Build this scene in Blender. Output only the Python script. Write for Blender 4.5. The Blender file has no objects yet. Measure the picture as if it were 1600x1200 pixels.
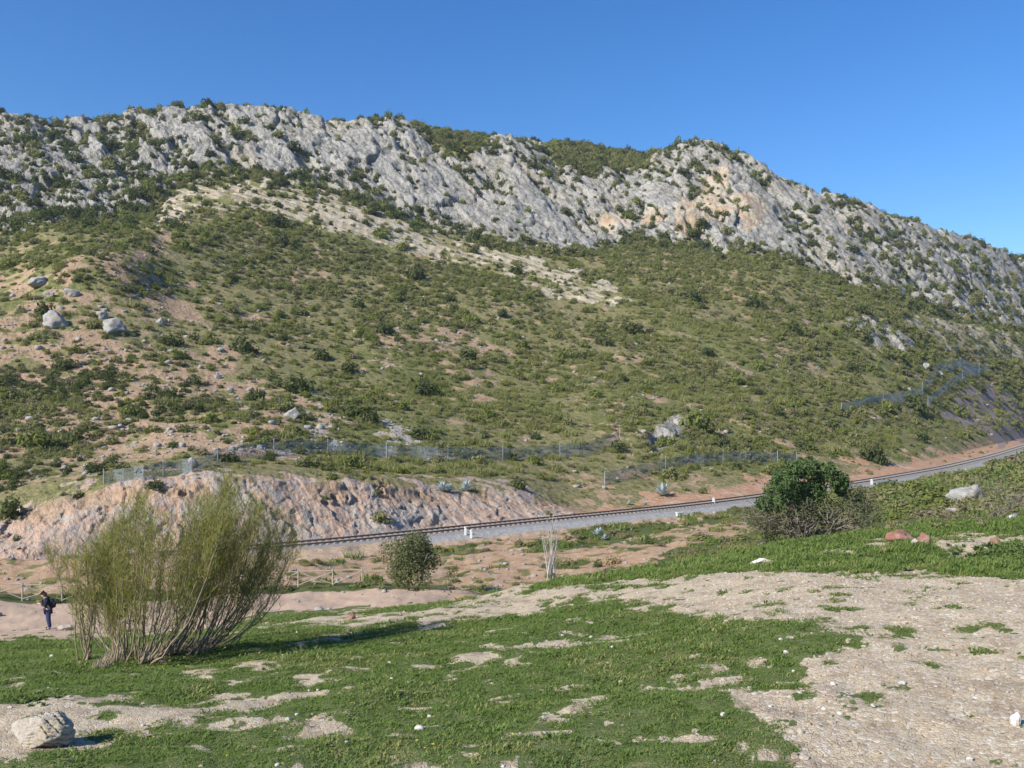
import bpy, bmesh, math, random
import numpy as np
from mathutils import Vector, Matrix

random.seed(7)
rng = np.random.default_rng(11)
R = math.radians
F = 1386.0          # focal length in pixels of the 1600 px wide photograph
HZ = 640.0          # row of the horizon
scene = bpy.context.scene
COL = scene.collection

# ------------------------------------------------------------------ helpers
def tag(o, label=None, cat=None, group=None, kind=None):
    if label: o['label'] = label
    if cat: o['category'] = cat
    if group: o['group'] = group
    if kind: o['kind'] = kind
    return o

def empty(name, loc=(0, 0, 0), rz=0.0):
    o = bpy.data.objects.new(name, None)
    o.location = loc; o.rotation_euler = (0, 0, rz); o.empty_display_size = 0.2
    COL.objects.link(o)
    return o

def make_mesh(name, V, Fc, mat, smooth=False):
    """V (n,3) array, Fc (m,3) or (m,4) index array -> mesh data"""
    me = bpy.data.meshes.new(name)
    V = np.asarray(V, dtype=np.float32); Fc = np.asarray(Fc, dtype=np.int32)
    k = Fc.shape[1]
    me.vertices.add(len(V)); me.vertices.foreach_set('co', V.ravel())
    me.loops.add(Fc.size); me.loops.foreach_set('vertex_index', Fc.ravel())
    me.polygons.add(len(Fc))
    me.polygons.foreach_set('loop_start', np.arange(0, Fc.size, k, dtype=np.int32))
    me.polygons.foreach_set('loop_total', np.full(len(Fc), k, dtype=np.int32))
    if smooth: me.polygons.foreach_set('use_smooth', np.ones(len(Fc), dtype=bool))
    me.update(calc_edges=True); me.validate()
    if mat: me.materials.append(mat)
    return me

def link(name, me, parent=None, loc=None):
    o = bpy.data.objects.new(name, me); COL.objects.link(o)
    if parent: o.parent = parent
    if loc is not None: o.location = loc
    return o

class MB:
    """collects simple solids into one mesh"""
    def __init__(s): s.v = []; s.f = []
    def quad(s, a, b, c, d):
        n = len(s.v); s.v += [a, b, c, d]; s.f.append((n, n+1, n+2, n+3))
    def box(s, c, sx, sy, sz, rz=0.0):
        n = len(s.v); ca, sa = math.cos(rz), math.sin(rz)
        for dz in (-.5, .5):
            for dx, dy in ((-.5, -.5), (.5, -.5), (.5, .5), (-.5, .5)):
                x, y = dx*sx, dy*sy
                s.v.append((c[0]+x*ca-y*sa, c[1]+x*sa+y*ca, c[2]+dz*sz))
        for q in ((3, 2, 1, 0), (4, 5, 6, 7), (0, 1, 5, 4), (1, 2, 6, 5), (2, 3, 7, 6), (3, 0, 4, 7)):
            s.f.append(tuple(n+i for i in q))
    def tube(s, pts, rad, k=6, cap=True):
        pts = [Vector(p) for p in pts]
        if not hasattr(rad, '__len__'): rad = [rad]*len(pts)
        n0 = len(s.v); up = Vector((0.13, 0.21, 1)).normalized()
        for i, p in enumerate(pts):
            t = (pts[min(i+1, len(pts)-1)]-pts[max(i-1, 0)])
            t = t.normalized() if t.length > 1e-9 else Vector((0, 0, 1))
            u = t.cross(up if abs(t.dot(up)) < .95 else Vector((1, 0, 0))).normalized(); w = t.cross(u)
            for j in range(k):
                a = 2*math.pi*j/k
                s.v.append(tuple(p+(u*math.cos(a)+w*math.sin(a))*rad[i]))
        for i in range(len(pts)-1):
            for j in range(k):
                a = n0+i*k+j; b = n0+i*k+(j+1) % k
                s.f.append((a, b, b+k, a+k))
        if cap:
            s.f.append(tuple(n0+j for j in reversed(range(k))))
            e = n0+(len(pts)-1)*k
            s.f.append(tuple(e+j for j in range(k)))
    def data(s, name, mat, smooth=False):
        me = bpy.data.meshes.new(name); me.from_pydata([tuple(v) for v in s.v], [], s.f)
        if smooth:
            me.polygons.foreach_set('use_smooth', np.ones(len(me.polygons), dtype=bool))
        if mat: me.materials.append(mat)
        me.update(); return me
    def build(s, name, mat, parent=None, smooth=False):
        return link(name, s.data(name, mat, smooth), parent)

# ------------------------------------------------------------------ numpy noise
def _h(i, j, k, seed):
    n = (i.astype(np.int64)*374761393 + j.astype(np.int64)*668265263 + k.astype(np.int64)*2147483647 + seed*1274126177) & 0xFFFFFFFF
    n = ((n ^ (n >> 13))*1274126177) & 0xFFFFFFFF
    n = ((n ^ (n >> 16))*2246822519) & 0xFFFFFFFF
    return ((n ^ (n >> 15)) & 0xFFFFFF)/float(0x1000000)

def vnoise(x, y, z=None, seed=0):
    x = np.asarray(x, float); y = np.asarray(y, float)
    z = np.zeros_like(x) if z is None else np.asarray(z, float)
    i, j, k = np.floor(x), np.floor(y), np.floor(z)
    fx, fy, fz = x-i, y-j, z-k
    fx = fx*fx*(3-2*fx); fy = fy*fy*(3-2*fy); fz = fz*fz*(3-2*fz)
    r = 0
    for a in (0, 1):
        for b in (0, 1):
            for c in (0, 1):
                w = (fx if a else 1-fx)*(fy if b else 1-fy)*(fz if c else 1-fz)
                r = r+w*_h(i+a, j+b, k+c, seed)
    return r

def fbm(x, y, z=None, seed=0, oct=4, gain=.5):
    s = 0; a = 1; t = 0
    x = np.asarray(x, float); y = np.asarray(y, float)
    z = np.zeros_like(x) if z is None else np.asarray(z, float)
    for o in range(oct):
        s = s+a*vnoise(x, y, z, seed+o*17); t += a; a *= gain
        x, y, z = x*2.03+5.1, y*2.03+1.7, z*2.03+3.3
    return s/t

def worley(a, b, seed=0):
    i, j = np.floor(a), np.floor(b)
    f1 = np.full(a.shape, 9.); f2 = np.full(a.shape, 9.); idv = np.zeros(a.shape); qa = np.zeros(a.shape); qb = np.zeros(a.shape)
    zz = np.zeros_like(a)
    for di in (-1, 0, 1):
        for dj in (-1, 0, 1):
            ci, cj = i+di, j+dj
            px = ci+_h(ci, cj, zz, seed); py = cj+_h(ci, cj, zz+1, seed)
            d = np.hypot(a-px, b-py); idn = _h(ci, cj, zz+2, seed)
            near = d < f1
            f2 = np.where(near, f1, np.minimum(f2, d)); idv = np.where(near, idn, idv); qa = np.where(near, a-px, qa); qb = np.where(near, b-py, qb); f1 = np.where(near, d, f1)
    return f1, f2, idv, qa, qb

def facets(a, b, seed, tilt=1.0, step=1.0):
    """angular blocks: each cell is a tilted plane of its own height; also returns edge distance and id"""
    f1, f2, i, qa, qb = worley(a, b, seed)
    t1 = np.modf(i*57.31)[0]-.5; t2 = np.modf(i*131.7)[0]-.5
    return step*(i-.5)+tilt*(qa*t1+qb*t2)*2, f2-f1, i

def sstep(a, b, x):
    t = np.clip((x-a)/(b-a), 0, 1); return t*t*(3-2*t)

def inpoly(px, py, poly):
    r = np.zeros(px.shape, bool); n = len(poly)
    for q in range(n):
        x0, y0 = poly[q]; x1, y1 = poly[(q+1) % n]
        c = ((y0 > py) != (y1 > py))
        with np.errstate(divide='ignore', invalid='ignore'):
            xx = x0+(py-y0)*(x1-x0)/((y1-y0) if y1 != y0 else 1e-9)
        r ^= c & (px < xx)
    return r

def gsm(y, sig):
    """gaussian smoothing of a 1-d array"""
    if sig <= 0: return y
    n = int(sig*3)+1
    k = np.exp(-.5*(np.arange(-n, n+1)/sig)**2); k /= k.sum()
    return np.convolve(np.pad(y, n, mode='edge'), k, mode='valid')

# ------------------------------------------------------------------ node helpers
class NT:
    def __init__(s, mat):
        mat.use_nodes = True; s.t = mat.node_tree; s.t.nodes.clear(); s.mat = mat
        s.out = s.t.nodes.new('ShaderNodeOutputMaterial')
        s._pos = None
    def n(s, typ, **kw):
        nd = s.t.nodes.new(typ)
        for k, v in kw.items(): setattr(nd, k, v)
        return nd
    def put(s, sock, v):
        if isinstance(v, bpy.types.NodeSocket): s.t.links.new(v, sock)
        elif v is not None:
            if hasattr(v, '__len__') and len(v) == 3 and sock.type == 'RGBA': v = (*v, 1)
            sock.default_value = v
    def pos(s):
        if s._pos is None: s._pos = s.n('ShaderNodeTexCoord').outputs['Object']
        return s._pos
    def geo(s): return s.n('ShaderNodeNewGeometry').outputs['Position']
    def noise(s, scale, detail=4, rough=.55, vec=None, dist=0.0):
        nd = s.n('ShaderNodeTexNoise'); s.put(nd.inputs['Vector'], vec if vec is not None else s.pos())
        nd.inputs['Scale'].default_value = scale; nd.inputs['Detail'].default_value = detail
        nd.inputs['Roughness'].default_value = rough; nd.inputs['Distortion'].default_value = dist
        return nd.outputs['Fac']
    def voro(s, scale, vec=None, feature='F1', out='Distance', rnd=1.0):
        nd = s.n('ShaderNodeTexVoronoi', feature=feature); s.put(nd.inputs['Vector'], vec if vec is not None else s.pos())
        nd.inputs['Scale'].default_value = scale; nd.inputs['Randomness'].default_value = rnd
        return nd.outputs[out]
    def ramp(s, fac, stops, interp='LINEAR'):
        nd = s.n('ShaderNodeValToRGB'); s.put(nd.inputs['Fac'], fac)
        cr = nd.color_ramp; cr.interpolation = interp
        while len(cr.elements) < len(stops): cr.elements.new(.5)
        for e, (p, c) in zip(cr.elements, stops):
            e.position = p
            if not hasattr(c, '__len__'): c = (c, c, c)
            e.color = (*c, 1)
        return nd.outputs['Color']
    def mix(s, f, a, b, bt='MIX'):
        nd = s.n('ShaderNodeMix', data_type='RGBA', blend_type=bt)
        s.put(nd.inputs[0], f); s.put(nd.inputs[6], a); s.put(nd.inputs[7], b)
        return nd.outputs[2]
    def m(s, op, a, b=0.0, clamp=False):
        nd = s.n('ShaderNodeMath', operation=op, use_clamp=clamp)
        s.put(nd.inputs[0], a); s.put(nd.inputs[1], b); return nd.outputs[0]
    def mr(s, v, a, b, c=0.0, d=1.0):
        nd = s.n('ShaderNodeMapRange', interpolation_type='SMOOTHSTEP')
        s.put(nd.inputs[0], v)
        for i, q in enumerate((a, b, c, d)): nd.inputs[1+i].default_value = q
        return nd.outputs[0]
    def vmap(s, rows):
        """linear map of the position by dot products with three row vectors"""
        c = s.n('ShaderNodeCombineXYZ')
        for i, r in enumerate(rows):
            d = s.n('ShaderNodeVectorMath', operation='DOT_PRODUCT')
            s.put(d.inputs[0], s.pos()); d.inputs[1].default_value = r
            s.t.links.new(d.outputs['Value'], c.inputs[i])
        return c.outputs[0]
    def attr(s, name):
        nd = s.n('ShaderNodeAttribute', attribute_name=name)
        sp = s.n('ShaderNodeSeparateColor'); s.t.links.new(nd.outputs['Color'], sp.inputs[0])
        return sp.outputs[0], sp.outputs[1], sp.outputs[2], nd.outputs['Alpha']
    def bump(s, h, strength=.5, dist=.1, nrm=None):
        nd = s.n('ShaderNodeBump'); s.put(nd.inputs['Height'], h)
        nd.inputs['Strength'].default_value = strength; nd.inputs['Distance'].default_value = dist
        if nrm is not None: s.put(nd.inputs['Normal'], nrm)
        return nd.outputs[0]
    def bsdf(s, col, rough=.9, nrm=None, spec=.2, metal=0.0):
        b = s.n('ShaderNodeBsdfPrincipled')
        s.put(b.inputs['Base Color'], col); s.put(b.inputs['Roughness'], rough)
        b.inputs['Specular IOR Level'].default_value = spec; b.inputs['Metallic'].default_value = metal
        if nrm is not None: s.put(b.inputs['Normal'], nrm)
        s.t.links.new(b.outputs[0], s.out.inputs[0]); return b

def new_mat(name): return NT(bpy.data.materials.new(name))

def simple(name, col, rough=.85, var=.25, scale=8.0, spec=.2):
    t = new_mat(name); n = t.noise(scale, 5)
    c = t.mix(n, tuple(x*(1-var) for x in col), tuple(min(1, x*(1+var)) for x in col))
    t.bsdf(c, rough, t.bump(n, .3, .02), spec); return t.mat

def leaf_mat(name, c1, c2, trans=.25, zvar=None):
    """leaves: colour varies per plant (object random) and from leaf to leaf (noise)"""
    t = new_mat(name)
    oi = t.n('ShaderNodeObjectInfo').outputs['Random']
    nz = t.noise(2.3, 3, vec=t.geo())
    f = t.m('ADD', t.m('MULTIPLY', oi, .6), t.m('MULTIPLY', t.mr(nz, .3, .7), .4))
    c = t.mix(f, c1, c2)
    d = t.n('ShaderNodeBsdfDiffuse'); t.put(d.inputs[0], c)
    tr = t.n('ShaderNodeBsdfTranslucent'); t.put(tr.inputs[0], t.mix(.35, c, (.16, .20, .03)))
    mx = t.n('ShaderNodeMixShader'); mx.inputs[0].default_value = trans
    t.t.links.new(d.outputs[0], mx.inputs[1]); t.t.links.new(tr.outputs[0], mx.inputs[2])
    t.t.links.new(mx.outputs[0], t.out.inputs[0]); return t.mat
# ------------------------------------------------------------------ terrain layout
def P3(px, D, py): return ((px-800)/F*D, D, (HZ-py)/F*D)

px_in = np.arange(-60, 1661, 2.0)
PX = np.concatenate([np.arange(-700, -60, 10.0), px_in, np.arange(1670, 2301, 10.0)])
NC = len(PX)

def row(knots, sig=8):
    """knots: (px, py, D) -> depth and height along all columns"""
    k = np.array(sorted(knots), float)
    g = np.arange(-700, 2301, 2.0)
    py = gsm(np.interp(g, k[:, 0], k[:, 1]), sig); D = gsm(np.interp(g, k[:, 0], k[:, 2]), max(sig, 10))
    D = np.interp(PX, g, D); py = np.interp(PX, g, py)
    return D, (HZ-py)/F*D

# the railway: level at -11 m below the eye, curving away to the right
_rk = np.array([(-38.5, 60), (-33, 63), (-26, 66.4), (-20.9, 69), (-16.9, 71.2), (-14.3, 73), (-5.8, 80.6), (3.2, 87.6), (19.4, 100), (29.9, 110),
                (53.6, 134.5), (80.7, 166), (112, 207), (147, 256), (190, 318), (235, 385)], float)
_s = np.concatenate([[0], np.cumsum(np.hypot(*np.diff(_rk, axis=0).T))])
_ss = np.arange(0, _s[-1], .6)
RAIL = np.stack([gsm(np.interp(_ss, _s, _rk[:, 0]), 12), gsm(np.interp(_ss, _s, _rk[:, 1]), 12)], 1)
_t = np.gradient(RAIL, axis=0); _t /= np.linalg.norm(_t, axis=1)[:, None]
RT = _t; RN = np.stack([_t[:, 1], -_t[:, 0]], 1)        # RN points to the camera side
RZ = -10.9

def rail_row(off, z):
    c = RAIL+RN*off
    q = 800+F*c[:, 0]/c[:, 1]
    o = np.argsort(q); q, d = q[o], c[o, 1]
    D = np.interp(PX, q, d)
    lo = PX < q[0]; D[lo] = d[0]-(q[0]-PX[lo])*.012
    return D, np.full(NC, z)

rows = {}
rows['r0'] = (np.full(NC, 1.5), np.full(NC, -3.5))
rows['r1'] = row([(-700, 1200, 9.6), (0, 1200, 9.3), (800, 1200, 9.1), (1600, 1200, 8.9), (2300, 1200, 8.9)], 20)
rows['r2'] = row([(-700, 1060, 17), (0, 1040, 17.5), (230, 1030, 18), (500, 1020, 18.5), (800, 1010, 17.5), (1100, 990, 16.5), (1300, 960, 16), (1600, 945, 16.2), (2300, 930, 16)], 30)
rows['r2b'] = row([(-700, 1035, 24), (0, 1020, 24.5), (230, 1005, 25), (500, 985, 25), (800, 960, 24), (1100, 918, 22), (1300, 896, 22), (1600, 888, 21.8), (2300, 870, 21)], 24)
rows['r3'] = row([(-700, 1020, 31), (0, 1003, 31), (100, 995, 32), (230, 990, 32), (400, 972, 33), (500, 964, 33), (600, 956, 33), (700, 943, 34), (850, 907, 37), (1000, 892, 34), (1150, 862, 32), (1265, 849, 31), (1400, 828, 32), (1600, 812, 33), (1900, 800, 34), (2300, 795, 34)], 12)
def zk(l): return [(p, HZ-z*F/D, D) for p, D, z in l]
rows['r4'] = row(zk([(-700, 40, -9.9), (0, 40, -9.9), (230, 41, -9.85), (400, 42, -9.6), (500, 43, -9.5), (600, 44, -9.5), (700, 45, -9.9), (850, 48, -11.2), (1000, 46, -10), (1150, 46, -8.5), (1265, 44, -6.7), (1400, 44, -6.1), (1600, 44, -5.6), (2300, 44, -5.2)]), 14)
rows['r5'] = row([(-700, 938, 52), (0, 936, 52), (230, 935, 53), (400, 928, 54), (500, 922, 54.5), (600, 918, 55), (700, 916, 57), (850, 893, 62), (1000, 866, 66), (1150, 832, 70), (1265, 815, 70), (1400, 792, 75), (1600, 780, 75), (1900, 775, 75), (2300, 775, 75)], 14)
rows['r5b'] = row([(-700, 872, 54), (-300, 871, 56), (0, 868, 58.5), (250, 866, 60.5), (330, 874, 62), (400, 880, 64), (500, 880, 66), (600, 876, 69), (700, 862, 73), (850, 846, 77), (1000, 822, 86), (1150, 798, 97), (1265, 792, 95), (1400, 766, 115), (1600, 745, 150), (1900, 735, 160), (2300, 735, 160)], 10)
rows['r6'] = rail_row(4.7, RZ-.55)
rows['r6b'] = rail_row(3.7, RZ-.38)
rows['r7'] = rail_row(1.9, RZ)
rows['r8'] = rail_row(-1.9, RZ)
rows['r9'] = rail_row(-3.0, RZ-.25)
ctop = [(-700, 850, 68), (-300, 838, 68), (0, 815, 72), (60, 792, 73), (150, 767, 74), (250, 756, 74), (330, 747, 76), (420, 752, 78), (560, 757, 84), (700, 766, 91), (800, 776, 96), (860, 790, 100), (910, 800, 102), (1000, 790, 107), (1080, 771, 114), (1180, 757, 124), (1250, 752, 134), (1350, 741, 150), (1420, 726, 168), (1482, 711, 198), (1540, 698, 250), (1600, 684, 312), (1700, 672, 460), (1900, 670, 500), (2300, 670, 500)]
rows['h10'] = row(ctop, 5)
rows['h11'] = row([(-700, 740, 90), (0, 700, 95), (200, 690, 100), (400, 690, 100), (600, 700, 112), (800, 700, 125), (1000, 700, 135), (1200, 690, 160), (1400, 660, 215), (1500, 650, 272), (1600, 640, 340), (1700, 640, 480), (1900, 640, 520), (2300, 640, 520)], 16)
rows['h12'] = row([(-700, 620, 120), (0, 590, 125), (200, 590, 130), (400, 600, 135), (600, 600, 150), (800, 600, 170), (1000, 600, 185), (1200, 590, 215), (1400, 575, 268), (1500, 572, 318), (1600, 575, 385), (1900, 600, 560), (2300, 600, 560)], 24)
rows['h13'] = row([(-700, 520, 145), (0, 490, 150), (200, 488, 158), (400, 500, 180), (600, 500, 205), (800, 510, 220), (1000, 500, 245), (1200, 500, 265), (1400, 512, 300), (1600, 548, 400), (1900, 570, 600), (2300, 580, 600)], 24)
rows['h14'] = row([(-700, 450, 180), (0, 432, 178), (60, 410, 172), (120, 397, 170), (200, 400, 176), (260, 430, 190), (400, 420, 225), (600, 420, 255), (800, 440, 265), (1000, 440, 290), (1200, 440, 305), (1400, 485, 325), (1600, 532, 415), (1900, 555, 620), (2300, 570, 620)], 10)
rows['h15'] = row([(-700, 370, 245), (0, 342, 245), (200, 335, 262), (300, 300, 285), (450, 280, 312), (560, 310, 312), (700, 358, 318), (850, 388, 318), (960, 392, 330), (1000, 378, 340), (1100, 395, 340), (1250, 414, 345), (1330, 450, 340), (1420, 492, 345), (1600, 521, 430), (1900, 545, 640), (2300, 560, 640)], 8)
ltop = [(-700, 220, 320), (-200, 182, 320), (0, 181, 322), (60, 190, 330), (150, 190, 340), (200, 178, 345), (310, 168, 355), (360, 167, 360), (420, 172, 365), (500, 184, 372), (540, 194, 374), (590, 187, 375), (640, 195, 378), (680, 214, 380), (760, 222, 385), (800, 215, 388), (830, 222, 390), (870, 250, 390), (925, 264, 390), (985, 262, 392), (1005, 260, 394), (1022, 240, 396), (1060, 227, 398), (1110, 224, 400), (1170, 247, 400), (1230, 287, 402), (1300, 307, 410), (1360, 324, 420), (1420, 347, 435), (1500, 374, 460), (1600, 407, 500), (1900, 505, 720), (2300, 540, 720)]
rows['h16'] = row(ltop, 2)
sky = [(p, y-2, d+14) for p, y, d in ltop if not 650 < p < 1030] + [(660, 197, 410), (700, 205, 425), (760, 216, 430), (800, 214, 432), (850, 222, 440), (900, 222, 450), (960, 234, 450), (1012, 240, 440), (1030, 236, 420)]
rows['h17'] = row(sky, 2)
D17, z17 = rows['h17']
rows['h18'] = (D17+25, z17-6); rows['h19'] = (D17+90, z17-45); rows['h20'] = (D17+420, np.full(NC, -13.0))

order = ['r0', 'r1', 'r2', 'r2b', 'r3', 'r4', 'r5', 'r5b', 'r6', 'r6b', 'r7', 'r8', 'r9', 'h10', 'h11', 'h12', 'h13', 'h14', 'h15', 'h16', 'h17', 'h18', 'h19', 'h20']
prev = None
for k in order:                                   # depths always grow outwards
    D, z = rows[k]
    if prev is not None: D = np.maximum(D, prev+.4)
    rows[k] = (D, z); prev = D

def sheet(keys, counts, smooth_rows=0):
    """grid of points between the named rows; returns D, z, t arrays (rows x columns)"""
    Ds, Zs = [], []
    for i in range(len(keys)-1):
        D0, z0 = rows[keys[i]]; D1, z1 = rows[keys[i+1]]
        n = counts[i]
        for j in range(n):
            t = j/n
            if isinstance(n, int) and keys[i] == 'r0': t = t**.7
            Ds.append(D0+(D1-D0)*t); Zs.append(z0+(z1-z0)*t)
    Ds.append(rows[keys[-1]][0]); Zs.append(rows[keys[-1]][1])
    D = np.array(Ds); Z = np.array(Zs)
    for _ in range(smooth_rows):
        D[1:-1] = (D[:-2]+2*D[1:-1]+D[2:])/4; Z[1:-1] = (Z[:-2]+2*Z[1:-1]+Z[2:])/4
    return D, Z

def grid_obj(name, P, mat, attrs=None, smooth=True):
    nr, nc = P.shape[:2]
    idx = np.arange(nr*nc).reshape(nr, nc)
    Fc = np.stack([idx[:-1, :-1], idx[:-1, 1:], idx[1:, 1:], idx[1:, :-1]], -1).reshape(-1, 4)
    me = make_mesh(name, P.reshape(-1, 3), Fc, mat, smooth)
    for an, arr in (attrs or {}).items():
        a = me.attributes.new(an, 'FLOAT_COLOR', 'POINT')
        a.data.foreach_set('color', arr.reshape(-1, 4).astype(np.float32).ravel())
    o = link(name, me); o['kind'] = 'structure'
    return o

def pts(D, Z):
    X = (PX[None, :]-800)/F*D
    return np.stack([X, D, Z], -1)

def warp(px, py, a, s, seed):
    return px+(fbm(px/s, py/s*1.8, seed=seed)-.5)*2*a, py+(fbm(px/s, py/s*1.8, seed=seed+50)-.5)*1.2*a

# ---------------- the mountainside
hk = ['r9', 'h10', 'h11', 'h12', 'h13', 'h14', 'h15', 'h16', 'h17', 'h18', 'h19', 'h20']
hn = [52, 34, 46, 44, 36, 42, 92, 16, 4, 4, 3]
HD, HZZ = sheet(hk, hn)
cut_end = hn[0]
Dm, Zm = HD.copy(), HZZ.copy()
for _ in range(10):
    Dm[cut_end+3:-30] = (Dm[cut_end+2:-31]+2*Dm[cut_end+3:-30]+Dm[cut_end+4:-29])/4
    Zm[cut_end+3:-30] = (Zm[cut_end+2:-31]+2*Zm[cut_end+3:-30]+Zm[cut_end+4:-29])/4
HD, HZZ = Dm, Zm
HP = pts(HD, HZZ)
hpx = np.broadcast_to(PX[None, :], HD.shape); hpy = HZ-F*HZZ/HD
rowi = np.arange(HD.shape[0])[:, None]*np.ones((1, NC))
X, Y, Zz = HP[..., 0], HP[..., 1], HP[..., 2]

poly_lime = [(-800, -99), (648, -99), (652, 196), (690, 232), (735, 240), (760, 214), (838, 205), (875, 251), (925, 264), (985, 258), (1003, 262), (1018, 238), (1026, -99), (2400, -99),
             (2400, 600), (1900, 560), (1600, 522), (1500, 500), (1420, 470), (1330, 445), (1250, 412), (1180, 402), (1100, 394), (1040, 375), (1000, 372), (960, 392), (880, 397), (800, 388),
             (720, 364), (640, 346), (560, 316), (500, 290), (430, 276), (330, 268), (280, 288), (240, 322), (190, 345), (130, 352), (0, 362), (-800, 390)]
poly_tan = [(235, 358), (275, 297), (330, 266), (430, 272), (500, 286), (560, 314), (640, 344), (720, 372), (800, 396), (880, 416), (960, 446), (990, 468), (945, 478), (850, 462), (760, 430), (660, 398), (560, 372), (480, 352), (400, 332), (310, 325), (275, 345), (250, 372)]
poly_tan2 = [(1400, 488), (1500, 500), (1620, 520), (1620, 562), (1540, 558), (1480, 545), (1420, 515)]
poly_out = [(1322, 498), (1360, 494), (1385, 510), (1432, 536), (1420, 548), (1370, 540), (1340, 525)]
poly_soil = [(-60, 400), (60, 400), (170, 395), (250, 430), (330, 520), (400, 590), (470, 600), (520, 660), (470, 720), (300, 700), (180, 720), (-60, 780)]
poly_soil2 = [(580, 520), (700, 505), (820, 560), (820, 615), (700, 640), (600, 590)]
poly_soil3 = [(1060, 560), (1180, 520), (1290, 560), (1300, 640), (1120, 620)]
poly_spur = [(480, 600), (560, 640), (650, 675), (730, 712), (690, 722), (560, 700), (480, 705), (380, 715), (320, 735), (300, 715), (380, 690), (470, 680), (500, 640)]
poly_out2 = [(1010, 690), (1050, 650), (1075, 665), (1065, 690), (1020, 705)]
poly_purple = [(1470, 650), (1500, 610), (1545, 598), (1600, 640), (1680, 690), (1620, 705), (1590, 690), (1560, 700), (1520, 660)]
poly_orange = [[(1050, 345), (1060, 318), (1090, 300), (1108, 255), (1140, 262), (1136, 305), (1178, 305), (1194, 318), (1190, 352), (1165, 362), (1150, 335), (1100, 350), (1090, 378), (1060, 372)],
               [(925, 350), (945, 335), (985, 325), (990, 356), (950, 360)], [(1000, 345), (1012, 322), (1040, 330), (1040, 345)]]
wx, wy = warp(hpx, hpy, 16, 26, 3)
wx2, wy2 = warp(hpx, hpy, 9, 9, 13)
wxl, wyl = warp(hpx, hpy, 30, 34, 23); wxl = (wxl+wx2)/2+(hpx-hpx); wyl = (wyl*1.0+wy2)/2
lime = inpoly(wxl, wyl, poly_lime) & (rowi > cut_end+60)
lime |= inpoly(wx2, wy2, poly_out) | inpoly(wx2, wy2, poly_out2)
ringn = fbm(X/7, Y/7, Zz/7, seed=5, oct=4)
tan_ = (inpoly(wx, wy, poly_tan) | inpoly(wx, wy, poly_tan2)) & ~lime & (rowi > cut_end+40)
tanv = tan_*sstep(.33, .47, ringn)*np.where(hpx < 270, .75, 1)
n9 = fbm(X/9, Y/9, Zz/9, seed=21, oct=4)
n3 = fbm(X/2.2, Y/2.2, Zz/2.2, seed=23, oct=3)
soilv = np.where(inpoly(wx, wy, poly_soil), sstep(.42, .57, .5*n9+.5*n3), 0)*.9
soilv = np.maximum(soilv, np.where(inpoly(wx, wy, poly_soil2), sstep(.46, .58, .5*n9+.5*n3), 0))
soilv = np.maximum(soilv, np.where(inpoly(wx, wy, poly_soil3), .7*sstep(.48, .6, .5*n9+.5*n3), 0))
soilv = np.maximum(soilv, sstep(.56, .66, .5*n9+.5*n3)*.85)
# small footpath on the left slope
def near_line(px, py, line, w):
    d = np.full(px.shape, 1e9)
    for (x0, y0), (x1, y1) in zip(line[:-1], line[1:]):
        dx, dy = x1-x0, y1-y0
        t = np.clip(((px-x0)*dx+(py-y0)*dy)/(dx*dx+dy*dy), 0, 1)
        d = np.minimum(d, np.hypot(px-x0-t*dx, (py-y0-t*dy)))
    return sstep(w*1.5, w*.6, d)
pathv = near_line(wx2, wy2, [(195, 575), (215, 620), (238, 640), (245, 660), (232, 672)], 4.5)
pathv = np.maximum(pathv, near_line(wx2, wy2, [(245, 660), (258, 688), (245, 712), (220, 690), (238, 672)], 2.0))
pathv = np.maximum(pathv, near_line(wx2, wy2, [(300, 480), (330, 520), (370, 560)], 2.5))
pathv = np.maximum(pathv, near_line(wx2, wy2, [(212, 405), (222, 390), (262, 372)], 7))
soilv = np.maximum(soilv, pathv)*(~lime)*(~tan_)
spurv = np.where(inpoly(wx2, wy2, poly_spur), sstep(.50, .60, .5*n3+.5*fbm(X/.9, Y/.9, Zz/.9, seed=24)), 0)*(~lime)*.9
purplev = inpoly(wx, wy, poly_purple)*1.0
cutv = np.zeros_like(HD)
c_rows = rowi <= cut_end+1
cutv = sstep(cut_end+8, cut_end-1, rowi+(n9-.5)*40+(n3-.5)*30)
cutgap = sstep(.53, .60, fbm(X/3.5, Y/3.5, Zz/3.5, seed=57, oct=4)); cutv *= 1-.55*cutgap*sstep(14, 44, rowi)
soilv = np.maximum(soilv, sstep(cut_end+8, cut_end-4, rowi)*.75)
earth = sstep(890, 930, hpx+(n9-.5)*60)           # right of the rock cut the bank is bare red earth
orangev = np.zeros_like(HD)
for pl in poly_orange: orangev = np.maximum(orangev, inpoly(wx2, wy2, pl)*1.0)
orangev *= lime
limev = lime.astype(float)
# strata directions
dwn = np.array((0, -.72, -.69)); nrm = np.array((0, -.69, .72))
dir_a = .50*np.array((1, 0, 0))+.866*dwn; dir_b = .866*np.array((1, 0, 0))-.50*dwn
a_ = HP@dir_a; b_ = HP@dir_b
aw = a_+(fbm(X/18, Y/18, Zz/18, seed=31)-.5)*16; bw = b_+(fbm(X/14, Y/14, Zz/14, seed=32)-.5)*9
fa_, e1, idb = facets(aw/24, bw/9, 41, 1.0, .8)
fb_, e2, idg = facets(aw/8, bw/3.2, 42, .7, .7)
fc_, e3, idh = facets(aw/2.8, bw/1.4, 43, .5, .5)
disp_l = 1.5*fa_+1.0*fb_+.8*fc_+2.0*(fbm(X/16, Y/16, Zz/16, seed=33, oct=5, gain=.6)-.5)
strat_n = fbm(a_/30+.3*fbm(X/20, Y/20, Zz/20, seed=94), b_/8.5, seed=95, oct=4)
groove_ = sstep(.47, .62, strat_n)
disp_l += .9-3.0*groove_
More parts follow.
